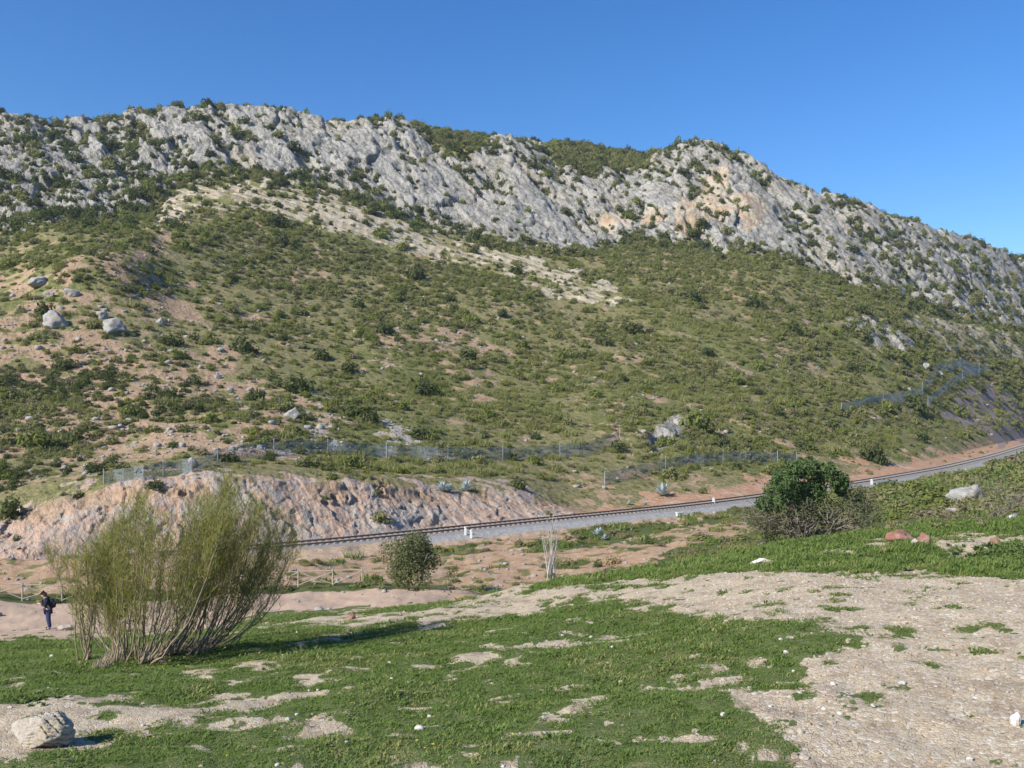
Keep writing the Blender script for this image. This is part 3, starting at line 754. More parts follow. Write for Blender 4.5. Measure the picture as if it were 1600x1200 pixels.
def bush_me(name, mat, n, size, seed, **kw):
    V, Fc = leaf_cloud(n, size, seed=seed, **kw); return make_mesh(name, V, Fc, mat)
ME_dark = [bush_me('dark_bush', L_dark, 320, .10, 100+i, hgt=1.1) for i in range(4)]
ME_green = [bush_me('green_bush', L_green, 300, .10, 120+i, hgt=1.05) for i in range(3)]
ME_olive = [bush_me('olive_bush', L_olive, 300, .10, 140+i, hgt=.95) for i in range(3)]
ME_yellow = [bush_me('palm_scrub', L_yellow, 240, .11, 160+i, hgt=.8, aspect=2.2) for i in range(2)]
ME_brown = [bush_me('brown_heath', L_brown, 260, .10, 180+i, hgt=.8) for i in range(2)]
def tuft_me(name, mat, n, seed, spread=.6, h=1.0, wd=.05, bend=.5):
    r = np.random.default_rng(seed); V = []; Fc = []
    for i in range(n):
        a = r.uniform(0, 2*math.pi); rr = spread*math.sqrt(r.uniform()); b0 = np.array((rr*math.cos(a), rr*math.sin(a), 0))
        a2 = r.uniform(0, 2*math.pi); hh = h*r.uniform(.45, 1.0); ln = bend*hh*r.uniform(.2, 1)
        out = np.array((math.cos(a2), math.sin(a2), 0)); sd = np.array((-out[1], out[0], 0))*wd*r.uniform(.7, 1.3)
        m = b0+out*ln*.35+np.array((0, 0, hh*.6)); tp = b0+out*ln+np.array((0, 0, hh))
        k = len(V); V += [b0-sd, b0+sd, m+sd*.8, m-sd*.8, tp+sd*.12, tp-sd*.12]
        Fc += [(k, k+1, k+2, k+3), (k+3, k+2, k+4, k+5)]
    return make_mesh(name, np.array(V), np.array(Fc), mat)
ME_tall = [tuft_me('tall_grass', L_grass, 150, 200+i, .95, .8, .034, .9) for i in range(2)]

# --------- scrub over the hillside
cell = np.linalg.norm(np.cross(HP2[1:, :-1]-HP2[:-1, :-1], HP2[:-1, 1:]-HP2[:-1, :-1]), axis=-1)
cw_ = cell**.62
cpx, cpy = hpx[:-1, :-1], hpy[:-1, :-1]
ri = rowi[:-1, :-1]; lim_c = limev[:-1, :-1] > .5; tan_c = tan_[:-1, :-1]; soil_c = soilv[:-1, :-1]; cut_c = np.maximum(cutv, cutw)[:-1, :-1]; spur_c = spurv[:-1, :-1]
vis = (cpx > -220) & (cpx < 1820) & (ri < HD.shape[0]-6)
def pick(weight, n, seed):
    r = np.random.default_rng(seed); wv = (weight*vis).ravel(); wv = wv/wv.sum()
    k = r.choice(len(wv), n, p=wv); i, j = np.unravel_index(k, cpx.shape)
    u, v = r.uniform(size=n)[:, None], r.uniform(size=n)[:, None]
    p = HP2[i, j]*(1-u)*(1-v)+HP2[i+1, j]*u*(1-v)+HP2[i, j+1]*(1-u)*v+HP2[i+1, j+1]*u*v
    return p, i, j, r
CX, CY = X[:-1, :-1], Y[:-1, :-1]
clump = fbm(CX/13, CY/13, seed=91, oct=3)
w_scrub = (.45+1.1*sstep(.40, .58, clump))*cw_*(~lim_c)*(1-.80*soil_c)*np.where(tan_c, .17, 1)*(1+1.6*sstep(450, 300, cpx)*sstep(560, 610, cpy)*sstep(.50, .58, clump))*(1-np.clip(cut_c, 0, 1)*.9)*(1-.9*spur_c)*np.where(purplev[:-1, :-1] > .5, .25, 1)*(ri > 8)
p, i, j, r = pick(w_scrub, 31000, 301)
zn = fbm(p[:, 0]/26, p[:, 1]/26, seed=92, oct=3); zn2 = fbm(p[:, 0]/11, p[:, 1]/11, seed=93, oct=3)
pxx = cpx[i, j]; pyy = cpy[i, j]
protos = [source('scrub_a%d' % q, me) for q, me in enumerate(ME_dark[:2]+ME_green+ME_olive+ME_yellow+ME_brown+ME_tall)]
# order: dark 0-1, green 2-4, olive 5-7, yellow 8-9, brown 10-11, tall 12-13
u = r.uniform(size=len(p)); kind = np.zeros(len(p), int)
mid = sstep(420, 640, pxx)*sstep(1350, 1100, pxx)*sstep(420, 500, pyy)
left = np.maximum(sstep(480, 330, pxx)*sstep(380, 520, pyy), sstep(760, 600, pxx)*sstep(300, 400, pxx)*sstep(540, 470, pyy))
grassy = np.maximum(mid*.78*sstep(.32, .5, zn), .22)
kind = np.where(u < .035, r.integers(0, 2, len(p)), np.where(u < .36, 2+r.integers(0, 3, len(p)), np.where(u < .68, 5+r.integers(0, 3, len(p)), np.where(u < .68+.13*(zn2 > .48), 8+r.integers(0, 2, len(p)), 10+r.integers(0, 2, len(p))))))
kind = np.where((left*(zn < .5) > r.uniform(size=len(p))*1.4), np.where(r.uniform(size=len(p)) < .5, 10+r.integers(0, 2, len(p)), 5+r.integers(0, 3, len(p))), kind)
kind = np.where(r.uniform(size=len(p)) < grassy, 12+r.integers(0, 2, len(p)), kind)
dz_ = (sstep(450, 300, pxx)*sstep(540, 600, pyy)*sstep(.47, .53, zn2)) > r.uniform(size=len(p))*1.3
kind = np.where(dz_, np.where(r.uniform(size=len(p)) < .55, r.integers(0, 2, len(p)), 10+r.integers(0, 2, len(p))), kind)
dist = p[:, 1]
sc = (.42+.0026*dist)*r.lognormal(0, .38, len(p))*np.where(kind >= 12, .85, np.where(kind >= 8, .8, 1.0))
sc = np.clip(sc*.82, .25, 2.8)
low = ri[i, j] < cut_end+12
sc *= np.where(low, .6, 1)
p[:, 2] -= .12*sc
s3 = np.stack([sc*r.uniform(.85, 1.2, len(p)), sc*r.uniform(.85, 1.2, len(p)), sc*r.uniform(.85, 1.3, len(p))], 1)
scatter('hillside_scrub', p, s3, r.uniform(0, 6.28, len(p)), kind, protos, 'low olive and grey green scrub covering the slope below the limestone', 'scrub')

# --------- bushes rooted in the limestone and the cream band: the biggest are things of their own
stratn = strat_n[:-1, :-1]+.04
leftveg = sstep(380, 120, cpx)*2.6*sstep(190, 270, cpy)+sstep(1180, 1400, cpx)*1.2
w_l = cw_*lim_c*(sstep(.50, .62, stratn+.05*leftveg)*1.0+.05+.16*leftveg)*(ri > cut_end+40)
skyg = (~lim_c)*(ri > sum(hn[:6]))*1.0
w_l = w_l+cw_*fringe[:-1, :-1]*1.5*(ri > cut_end+60)
w_l = w_l+cw_*(cut_c > .5)*sstep(.5, .6, clump)*.5*(ri > 12)*(cpx < 900)
w_l = w_l+cw_*skyg*.9+cw_*tan_c*.16
inlist = [(375, 548, 36), (270, 538, 30), (600, 520, 28), (648, 436, 34), (985, 520, 32), (940, 538, 26), (655, 684, 27), (838, 685, 17), (1090, 672, 46), (966, 706, 26), (1035, 696, 26), (1366, 722, 40), (810, 762, 24),
          (1105, 556, 24), (18, 808, 44), (70, 497, 36), (502, 560, 26), (660, 616, 40), (562, 656, 44), (470, 612, 40), (785, 494, 20), (1046, 597, 20), (1430, 640, 34), (1300, 672, 28), (440, 383, 28), (236, 300, 26),
          (107, 574, 26), (242, 762, 24), (1047, 792, 24), (370, 214, 26), (310, 186, 24), (46, 222, 26), (430, 352, 26), (276, 356, 24), (284, 284, 20), (170, 236, 30), (460, 234, 22), (985, 342, 26), (995, 318, 16), (770, 240, 16),
          (520, 748, 20), (1215, 650, 22), (1150, 600, 26), (880, 560, 24), (730, 560, 26), (545, 580, 26), (1010, 570, 22), (400, 625, 26), (120, 690, 34), (60, 700, 40), (200, 650, 30), (300, 600, 24), (330, 660, 28), (1180, 480, 26), (1240, 520, 24), (1330, 580, 24), (1085, 470, 26), (1400, 560, 22), (1500, 650, 24), (1440, 690, 22), (1530, 610, 22), (700, 470, 20), (560, 480, 24), (830, 640, 20), (760, 650, 20), (930, 620, 22), (1130, 700, 24), (1200, 740, 22), (1250, 700, 26)]
nall = 8500
p2, i2, j2, r2 = pick(w_l, nall, 305)
siz = np.where(p2[:, 1] < 125, .6, 1)*np.clip((1.1+.0028*p2[:, 1])*r2.lognormal(0, .38, nall), .7, 4.2)
o2 = np.argsort(-siz/p2[:, 1])
n_ind = 300-len(inlist)
kinds2 = r2.integers(0, 3, nall)
def where_words(px, py, limey):
    if limey:
        if py < 232 and 640 < px < 1030: return 'on the green skyline behind the limestone'
        if px < 260: return 'on the broken limestone at the left end of the ridge'
        if px < 560: return 'on the pale limestone under the highest part of the ridge'
        if px < 760: return 'on the slanting limestone slabs right of the highest ridge'
        if px < 1000: return 'on the limestone flank left of the orange stained cliff'
        if px < 1210: return 'on the orange stained limestone cliff below the pointed top'
        if px < 1400: return 'on the long limestone flank right of the pointed top'
        return 'on the limestone at the far right end of the ridge'
    if py < 470 and px < 1000 and px > 200: return 'on the cream layered band below the limestone'
    if px < 420: return 'on the reddish slope at the left'
    if py > 690: return 'on the slope just above the railway cutting'
    if px < 800: return 'in the olive scrub of the middle slope'
    if px < 1150: return 'in the green hollow in the middle of the slope'
    return 'in the scrub at the right of the slope'
def bush_thing(me, pos, s, px, py, limey, name, look):
    o = link(name, me); o.location = pos; o.rotation_euler = (0, 0, random.uniform(0, 6.28))
    o.scale = (s*random.uniform(.95, 1.25), s*random.uniform(.95, 1.25), s*random.uniform(1.0, 1.35))
    ww = where_words(px, py, limey)
    tag(o, look+' '+ww, 'bush', 'bushes growing '+ww)
    return o
for (bx, by, wpx) in inlist:
    q = place(bx, by, 'hill')
    if q is None: continue
    s = wpx*.72*q.y/F
    dk = random.random() < .65
    me = random.choice(ME_dark) if dk else random.choice(ME_green)
    q.z -= .1*s
    lm = by < 300 or (980 < bx < 1000 and by < 350)
    bush_thing(me, q, s, bx, by, lm, 'dark_bush' if dk else 'green_bush', 'large dark green round bush' if dk else 'large mid green round bush')
for k in o2[:n_ind]:
    q = Vector(p2[k]); s = siz[k]*.75; q.z -= .15*s
    px, py = cpx[i2[k], j2[k]], cpy[i2[k], j2[k]]
    me = random.choice(ME_dark+ME_dark+ME_olive+ME_green)
    nm = 'dark_bush' if me in ME_dark else ('olive_bush' if me in ME_olive else 'green_bush')
    lk = {'dark_bush': 'dark evergreen bush rooted', 'olive_bush': 'grey olive bush rooted', 'green_bush': 'green bush rooted'}[nm]
    bush_thing(me, q, s, px, py, not tan_[i2[k], j2[k]], nm, lk)
rest = o2[n_ind:]
pr = [source('ridge_shrub_%d' % q, me) for q, me in enumerate(ME_dark+ME_olive[:2]+ME_green[:2])]
s3 = np.stack([siz[rest]*.68, siz[rest]*.68, siz[rest]*.85], 1)*np.where(p2[rest, 1] < 125, .45, 1)[:, None]*r2.uniform(.75, 1.2, (len(rest), 3)); pp = p2[rest].copy(); pp[:, 2] -= .12*siz[rest]
scatter('ridge_shrubs', pp, s3, r2.uniform(0, 6.28, len(rest)), r2.integers(0, 8, len(rest)), pr, 'many small dark shrubs dotted over the limestone ridge', 'shrubs')

# ------------------------------------------------------------------ air
tv = bpy.data.materials.new('thin haze'); tv.use_nodes = True; vn_ = tv.node_tree; vn_.nodes.clear()
vo = vn_.nodes.new('ShaderNodeOutputMaterial'); pv_ = vn_.nodes.new('ShaderNodeVolumePrincipled')
pv_.inputs['Color'].default_value = (.80, .87, 1.0, 1); pv_.inputs['Density'].default_value = .00012; pv_.inputs['Anisotropy'].default_value = .2
vn_.links.new(pv_.outputs[0], vo.inputs['Volume'])
b = MB(); b.box((150, 700, 77), 7000, 7000, 185)
hz = b.build('haze', tv); hz['kind'] = 'stuff'; hz['label'] = 'thin pale blue haze in the air over the whole valley'; hz['category'] = 'haze'
# ------------------------------------------------------------------ railway track
M_rail = simple('rusty rail steel', (.16, .095, .065), .6, .3, 4, .4)
M_sleep = simple('dusty brown sleepers', (.235, .215, .19), .9, .25, 3)
M_white = simple('white painted concrete', (.60, .59, .55), .7, .08, 5)
tr0 = empty('railway_track', (0, 0, RZ))
tag(tr0, 'single rusty railway line curving along the foot of the hillside on grey ballast', 'railway')
def offset_line(off, step):
    return [(RAIL[k, 0]+RN[k, 0]*off, RAIL[k, 1]+RN[k, 1]*off) for k in range(0, len(RAIL), step)]
for off in (-.835, .835):
    m_ = MB(); ln = offset_line(off, 4); prof = [(-.07, .03), (.07, .03), (.07, .19), (-.07, .19)]
    nr = [(RN[k, 0], RN[k, 1]) for k in range(0, len(RAIL), 4)]
    for (x, y), (nx, ny) in zip(ln, nr):
        for a, h in prof: m_.v.append((x+nx*a, y+ny*a, h))
    for i in range(len(ln)-1):
        for j in range(4):
            a = i*4+j; b = i*4+(j+1) % 4; m_.f.append((a, b, b+4, a+4))
    m_.build('rail', M_rail, tr0)
sb = MB(); sb.box((0, 0, -.02), 2.6, .26, .16); sleeper_me = sb.data('sleeper', M_sleep)
rest_s = MB(); count = 0; seen0 = 0
for k in range(0, len(RAIL)):
    x, y = RAIL[k]; ang = math.atan2(RN[k, 1], RN[k, 0]); q = 800+F*x/y
    if 440 < q and count < 100:
        o = link('sleeper', sleeper_me, tr0); o.location = (x, y, 0); o.rotation_euler = (0, 0, ang); count += 1
    else: rest_s.box((x, y, -.02), 2.6, .26, .16, ang)
o = rest_s.build('sleepers', M_sleep, tr0); o['kind'] = 'stuff'
# white posts by the track
def marker(px, py, h, label, wd=.16):
    q = place(px, py)
    t = empty('marker_post', q); m_ = MB(); m_.box((0, 0, h*.45), wd, wd*.7, h*.9); m_.build('post', M_white, t)
    m2 = MB(); m2.tube([(0, 0, h*.9-.01), (0, 0, h)], [wd*.62, wd*.3], 8); m2.build('cap', M_white, t)
    tag(t, label, 'marker post', 'white marker posts along the railway')
marker(727, 836, .75, 'white marker post beside the rails above the small round tree, nearer the rails', .2)
marker(736, 841, .75, 'white marker post at the ballast edge just right of its twin', .2)
marker(1115, 787, .7, 'white marker post by the red earth bank between the agave and the big evergreen', .26)
marker(1362, 757, .8, 'white marker post at the right of the big evergreen tree by the rails', .3)
marker(1510, 740, .9, 'white marker post far along the curving line at the right', .34)
q = place(1062, 806); m_ = MB(); m_.box((0, 0, .16), .8, .3, .32, .5); m_.box((0, 0, .35), .88, .36, .06, .5)
o = m_.build('concrete_block', M_white); o.location = q; tag(o, 'low white concrete block at the edge of the ballast', 'concrete block')
M_teal = simple('grey green painted steel', (.10, .16, .16), .6, .2, 2)
q = place(1386, 757); m_ = MB(); m_.box((0, 0, .2), 5.5, .5, .4, .75); m_.box((0, 0, .43), 5.6, .6, .07, .75)
o = m_.build('cable_trough', M_teal); o.location = q; tag(o, 'long grey green trough lying on the ballast right of the big evergreen tree', 'cable trough')

# ------------------------------------------------------------------ rustic post and rail fence with crossed braces
M_wood = simple('weathered pale timber', (.38, .32, .24), .85, .2, 6)
def fence(pa, n, label):
    base = [Vector(p) for p in pa]
    t = empty('wooden_fence', base[0]); o0 = base[0]
    for i, p in enumerate(base):
        m_ = MB(); d = p-o0; m_.tube([d+Vector((0, 0, -.2)), d+Vector((0, 0, 1.05))], .05, 7); m_.build('post', M_wood, t)
        if i+1 < len(base):
            e = base[i+1]-o0
            m_ = MB(); m_.tube([d+Vector((0, 0, .95)), e+Vector((0, 0, .95))], .038, 6); m_.build('rail', M_wood, t)
            m_ = MB(); m_.tube([d+Vector((0, -.03, .12)), e+Vector((0, -.03, .88))], .03, 6)
            m_.tube([d+Vector((0, .05, .88)), e+Vector((0, .05, .12))], .03, 6); m_.build('cross_brace', M_wood, t)
    tag(t, label, 'fence', 'timber fences along the dirt track')
def fence_pts(xs, D0, D1):
    r = []
    for i, q in enumerate(xs):
        D = D0+(D1-D0)*i/max(1, len(xs)-1); x = (q-800)/F*D; r.append((x, D, ground_z(x, D, 'near')))
    return r
fence(fence_pts([-90, -28, 35, 97, 160, 222], 50, 52.5), 12, 'timber fence with crossed braces behind the walker at the left')
fence(fence_pts([250, 304, 358, 412, 466, 520, 566], 53, 55), 12, 'timber fence with crossed braces seen right of the large broom shrub')

# ------------------------------------------------------------------ wire rockfall nets on the slope
tn = new_mat('galvanised wire net'); pv = tn.geo()
wire = tn.mr(tn.voro(5.5, pv, 'DISTANCE_TO_EDGE'), .16, .10)
dn = tn.n('ShaderNodeBsdfDiffuse'); tn.put(dn.inputs[0], (.18, .215, .265)); tp = tn.n('ShaderNodeBsdfTransparent')
mx = tn.n('ShaderNodeMixShader'); tn.put(mx.inputs[0], tn.m('MULTIPLY', wire, .72)); tn.t.links.new(tp.outputs[0], mx.inputs[1]); tn.t.links.new(dn.outputs[0], mx.inputs[2])
tn.t.links.new(mx.outputs[0], tn.out.inputs[0]); M_net = tn.mat
M_near_net = M_net; M_net2 = M_net.copy(); M_net2.name = 'pale wire net'
for n_ in M_net2.node_tree.nodes:
    if n_.type == 'BSDF_DIFFUSE': n_.inputs[0].default_value = (.36, .42, .50, 1)
M_galv = simple('galvanised steel posts', (.30, .32, .34), .5, .1, 3, .4)
def net(line, hpx_, label, step=14, mat=None):
    # ground points along the line, then net panels between posts
    L_ = []
    for (x0, y0), (x1, y1) in zip(line[:-1], line[1:]):
        n = max(1, int(math.hypot(x1-x0, y1-y0)/step))
        for i in range(n): L_.append((x0+(x1-x0)*i/n, y0+(y1-y0)*i/n))
    L_.append(line[-1])
    g = [place(a, b, 'hill') for a, b in L_]; g = [q for q in g if q is not None]
    t = empty('rockfall_net', g[0]); o0 = g[0]; m_ = MB()
    for i, q in enumerate(g):
        h = hpx_*q.y/F
        if i+1 < len(g):
            e = g[i+1]; he = hpx_*e.y/F; mid = (q+e)/2; hm = (h+he)/2
            a, b = q-o0, e-o0; c = mid-o0
            sag = Vector((0, 0, -.12*hm))
            m_.quad(a, c, c+Vector((0, 0, hm))+sag, a+Vector((0, 0, h))); m_.quad(c, b, b+Vector((0, 0, he)), c+Vector((0, 0, hm))+sag)
        if i % 6 == 0 or i == len(g)-1:
            p_ = MB(); p_.tube([q-o0+Vector((0, 0, -.3)), q-o0+Vector((0, 0, h*1.12))], .035+.00012*q.y, 6); p_.build('post', M_galv, t)
    m_.build('net', mat or M_net, t)
    tag(t, label, 'rockfall net', 'wire rockfall nets standing on the hillside')
net([(162, 757), (240, 745), (300, 738), (340, 722), (400, 712), (470, 708), (540, 712), (620, 716), (700, 720), (800, 720), (920, 712), (968, 694)], 22, 'long grey wire net crossing the slope above the rock cutting')
net([(945, 758), (990, 746), (1040, 736), (1070, 731), (1130, 724), (1200, 724), (1245, 729)], 20, 'grey wire net above the red earth bank near the agave')
net([(1315, 648), (1360, 634), (1400, 630), (1435, 623), (1455, 600), (1465, 586), (1500, 577), (1530, 586)], 17, 'grey blue wire net zigzagging up the right of the slope', 10, M_net2)
net([(1450, 636), (1482, 608), (1515, 588), (1542, 586)], 15, 'short wire net climbing to the bend at the right, below the zigzag net', 10, M_net2)

# ------------------------------------------------------------------ rocks
def rock_me(name, mat, seed, dims, sub=4, cuts=9, rough_=.06, groove=0.0):
    """a boulder: a ball cut by random planes, then roughened"""
    r = np.random.default_rng(seed); bm = bmesh.new(); bmesh.ops.create_icosphere(bm, subdivisions=sub, radius=1)
    v = np.array([q.co[:] for q in bm.verts]); d = v/np.linalg.norm(v, axis=1)[:, None]; rad = np.full(len(v), 1.0)
    for _ in range(cuts):
        nn = r.normal(size=3); nn /= np.linalg.norm(nn); h = r.uniform(.48, .86); c = d@nn
        rad = np.where(c > .05, np.minimum(rad, h/np.maximum(c, .05)), rad)
    q = d*rad[:, None]
    s_ = 2.2
    q = q+d*((fbm(q[:, 0]*s_+seed, q[:, 1]*s_, q[:, 2]*s_, seed=seed, oct=5, gain=.55)-.5)*rough_*4)[:, None]
    if groove:
        u = q@np.array((.62, .2, .75))*3.4+2.2*fbm(q[:, 0]*1.3, q[:, 1]*1.3, q[:, 2]*1.3, seed=seed+3)
        g_ = np.abs((u-np.floor(u))-.5)*2; q = q-d*(groove*sstep(.35, .0, g_)*sstep(-.35, .3, d[:, 0]))[:, None]
        u = q@np.array((.5, .3, .8))*9+3*fbm(q[:, 0]*2, q[:, 1]*2, q[:, 2]*2, seed=seed+5)
        g_ = np.abs((u-np.floor(u))-.5)*2; q = q-d*(groove*.35*sstep(.4, 0, g_))[:, None]
    q = q*np.array(dims)
    for a, co in zip(bm.verts, q): a.co = co
    me = bpy.data.meshes.new(name); bm.to_mesh(me); bm.free(); me.materials.append(mat)
    me.polygons.foreach_set('use_smooth', np.ones(len(me.polygons), dtype=bool)); me.update(); return me
def rock_mat(name, c1, c2, c3, sc_=3.0):
    t = new_mat(name); n = t.noise(sc_, 6, .62); n2 = t.noise(sc_*5, 5, .6); n3 = t.noise(sc_*.5, 3)
    c = t.mix(t.mr(n, .32, .66), c1, c2); c = t.mix(t.mr(n3, .50, .66), c, c3); c = t.mix(t.mr(n2, .58, .74), c, tuple(x*.5 for x in c1))
    t.bsdf(c, .92, t.bump(t.m('ADD', n, t.m('MULTIPLY', n2, .4)), .7, .06/sc_*3), .15); return t.mat
M_lime = rock_mat('pale limestone boulder', (.24, .23, .21), (.345, .335, .31), (.30, .255, .195), 1.2)
M_fore = rock_mat('cream limestone block', (.30, .26, .205), (.41, .37, .31), (.35, .29, .20), 5)
M_redr = rock_mat('red sandstone block', (.20, .095, .068), (.29, .155, .115), (.30, .215, .16), 3)
M_wst = rock_mat('white quartz stone', (.46, .43, .38), (.60, .58, .54), (.44, .38, .30), 12)
# the big block in the left corner
q = place(62, 1166, 'near'); me = rock_me('boulder', M_fore, 42, (.36, .31, .335), 6, 14, .075, .12)
o = link('boulder', me); o.location = q+Vector((0, .06, .165)); o.rotation_euler = (R(6), R(-14), R(20))
tag(o, 'large cream limestone boulder with deep grooves lying on bare earth in the near left corner', 'boulder')
# boulders on the left slope
hb = [(180, 517, 38, 22, 'rounded pale boulder, the largest among the bushes of the left slope'), (85, 508, 34, 24, 'pale boulder half hidden in bushes left of the largest one on the left slope'), (110, 461, 20, 16, 'upright pale boulder below the bare knoll on the left slope'),
      (161, 496, 19, 13, 'small pale boulder just above the largest boulder of the left slope'), (251, 506, 15, 11, 'small pale boulder right of the largest boulder on the left slope'), (62, 445, 32, 14, 'flat pale rock on the shoulder of the bare knoll'), (78, 464, 15, 9, 'small flat pale rock beside the upright boulder below the knoll'),
      (302, 727, 17, 12, 'grey boulder beside the wire net above the rock cutting'), (456, 652, 26, 16, 'grey rock slab beside the overhanging bush on the low spur'), (345, 548, 12, 7, 'small white boulder right of the mid green round bush'), (340, 590, 12, 8, 'small white boulder in the reddish soil under the round bush'),
      (225, 535, 9, 6, 'tiny white rock under the largest boulder'), (360, 610, 11, 8, 'tiny white rock on the low spur near the scrub edge'), (1350, 500, 12, 8, 'small grey boulder above the bare limestone patch on the right slope'), (1445, 575, 14, 9, 'white boulder left of the zigzag wire net'), (1467, 587, 10, 8, 'white boulder in the bend of the zigzag wire net'), (1420, 610, 9, 6, 'tiny white rock below the zigzag wire net'),
      (1545, 487, 12, 7, 'small grey rock by the cream ground at the far right'), (1060, 663, 16, 10, 'white rock at the foot of the dark round bush on the right of the hollow')]
for k, (bx, by, wp, hp, lb) in enumerate(hb):
    q = place(bx, by, 'hill'); s = q.y/F
    me = rock_me('boulder', M_lime, 60+k, (wp*s*.66, wp*s*.6, hp*s*.85), 4, 16, .11)
    o = link('boulder', me); o.location = q+Vector((0, 0, hp*s*.22)); o.rotation_euler = (0, 0, random.uniform(0, 6)); tag(o, lb, 'boulder', 'pale boulders on the hillside')
# red blocks and slabs on the grassy bank
def bank_rock(px, py, wp, hp, mat, label, seed, depth=.8, sink=.25, name='boulder', rz=0.0):
    q = place(px, py, 'near'); s = q.y/F
    me = rock_me(name, mat, seed, (wp*s*.64, wp*s*.58*depth, hp*s*.85), 4, 15, .14)
    o = link(name, me); o.location = q+Vector((0, .1, hp*s*.5*(1-sink))); o.rotation_euler = (0, 0, rz); tag(o, label, 'rock', None); return o
bank_rock(1409, 847, 38, 15, M_redr, 'long flat red rock on the grassy bank', 181)
bank_rock(1444, 852, 23, 19, M_redr, 'round upright red rock beside the long flat one on the bank', 187)
bank_rock(1432, 853, 14, 9, M_fore, 'small cream rock leaning on the round red rock', 85)
bank_rock(1559, 852, 20, 10, M_redr, 'orange red rock among leafy weeds at the right of the bank', 83)
bank_rock(1384, 864, 11, 7, M_redr, 'small red stone in the grass below the long flat red rock', 84)
bank_rock(1191, 881, 32, 7, M_wst, 'flat white slab lying in the grass of the bank', 86, .5, .2, 'stone_slab')
bank_rock(549, 968, 13, 8, M_redr, 'small brown rock at the edge of the dirt track right of the large broom', 87)
bank_rock(105, 985, 24, 9, M_fore, 'low cream rock at the track edge right of the walker', 88)
bank_rock(1597, 1138, 17, 18, M_wst, 'bright white stone at the right edge of the gravel', 89, .8, .2)
bank_rock(1512, 789, 58, 30, M_lime, 'long white rock outcrop among brushwood behind the bank at the right', 90, .6)
bank_rock(1490, 803, 18, 10, M_lime, 'white rock below the long outcrop behind the bank', 91)
bank_rock(1584, 812, 16, 8, M_wst, 'small white rock at the right edge behind the bank', 92)
# white stones scattered over the grass
ws = [(655, 1140, 17, 12), (541, 1160, 8, 5), (636, 1068, 10, 7), (612, 1062, 8, 7), (880, 994, 9, 6), (924, 996, 7, 5), (957, 1012, 8, 5), (933, 1013, 7, 4), (1130, 1118, 13, 9), (1228, 1020, 11, 9), (1220, 1000, 8, 6), (1240, 1050, 8, 6),
      (1302, 1070, 14, 9), (1288, 1108, 11, 7), (1312, 1116, 12, 8), (1250, 1083, 9, 5), (1410, 1068, 18, 7), (1516, 1187, 14, 10), (442, 1026, 8, 6), (464, 990, 5, 7), (81, 1026, 8, 6), (28, 1012, 11, 5), (483, 1080, 6, 5), (497, 1079, 6, 5), (464, 1117, 7, 5), (488, 1117, 6, 4), (223, 1134, 7, 5), (122, 1148, 8, 5), (451, 1157, 7, 5), (608, 1036, 7, 5),
      (970, 1066, 9, 5), (671, 1120, 9, 6), (434, 1196, 9, 7), (786, 1198, 8, 6), (1365, 1104, 12, 8), (1204, 1104, 9, 5)]
lab = ['white stone lying on the short grass in the middle of the meadow', 'pale stone lying where the grass thins into gravel', 'white stone lying on the grass near the large broom and boulder']
stone_mes = [rock_me('white_stone', M_wst, 120+i, (.5, .42, .34), 3, 8, .06) for i in range(6)]
for k, (bx, by, wp, hp) in enumerate(ws):
    q = place(bx, by, 'near'); s = q.y/F
    o = link('white_stone', stone_mes[k % 6]); o.location = q+Vector((0, 0, hp*s*.12)); o.scale = (wp*s*1.1, wp*s*1.0, hp*s*1.35); o.rotation_euler = (0, 0, random.uniform(0, 6))
    i_ = 1 if bx > 1190 else (0 if bx > 530 else 2)
    lb = lab[i_]
    if k == 0: lb = 'largest bright white stone in the middle of the near grass'
    tag(o, lb, 'stone', ['white stones on the meadow', 'pale stones at the gravel edge', 'white stones on the left grass'][i_])

# ------------------------------------------------------------------ gravel, stones and grass on the near ground
gcell = np.linalg.norm(np.cross(GP[1:, :-1]-GP[:-1, :-1], GP[:-1, 1:]-GP[:-1, :-1]), axis=-1)
gcx, gcy = gpx[:-1, :-1], gpy[:-1, :-1]; gri = gi[:-1, :-1]; gvis = (gcx > -420) & (gcx < 2150) & (gcy < 1330)
def gpick(weight, n, seed):
    r = np.random.default_rng(seed); wv = (weight*gvis).ravel(); wv = wv/wv.sum()
    k = r.choice(len(wv), n, p=wv); i, j = np.unravel_index(k, gcx.shape)
    u, v = r.uniform(size=n)[:, None], r.uniform(size=n)[:, None]
    return GP[i, j]*(1-u)*(1-v)+GP[i+1, j]*u*(1-v)+GP[i, j+1]*(1-u)*v+GP[i+1, j+1]*u*v, i, j, r
gv = grassv[:-1, :-1]; gg = ga[:-1, :-1, 1]; pk = pinkv[:-1, :-1]; sf = soilf[:-1, :-1]; vg = vgreen[:-1, :-1]; bk = bankv[:-1, :-1]
M_gr1 = rock_mat('grey beige gravel', (.31, .245, .165), (.43, .355, .26), (.36, .265, .17), 14)
M_gr2 = rock_mat('pale gravel', (.37, .325, .26), (.46, .42, .355), (.38, .31, .225), 14)
peb = [source('gravel_%d' % i, rock_me('gravel', M_gr1 if i < 3 else M_gr2, 140+i, (.5, .42, .26), 1, 7, .05)) for i in range(5)]
for s_ in peb: s_.data.polygons.foreach_set('use_smooth', np.zeros(len(s_.data.polygons), dtype=bool))
p, i, j, r = gpick(gcell**.6*(1-gv)*(.10+gg)*(sf < .3), 29000, 401)
s = r.lognormal(-3.62, .62, len(p))*(.75+.022*p[:, 1]); s = np.clip(s, .012, .16)
p[:, 2] += s*.05
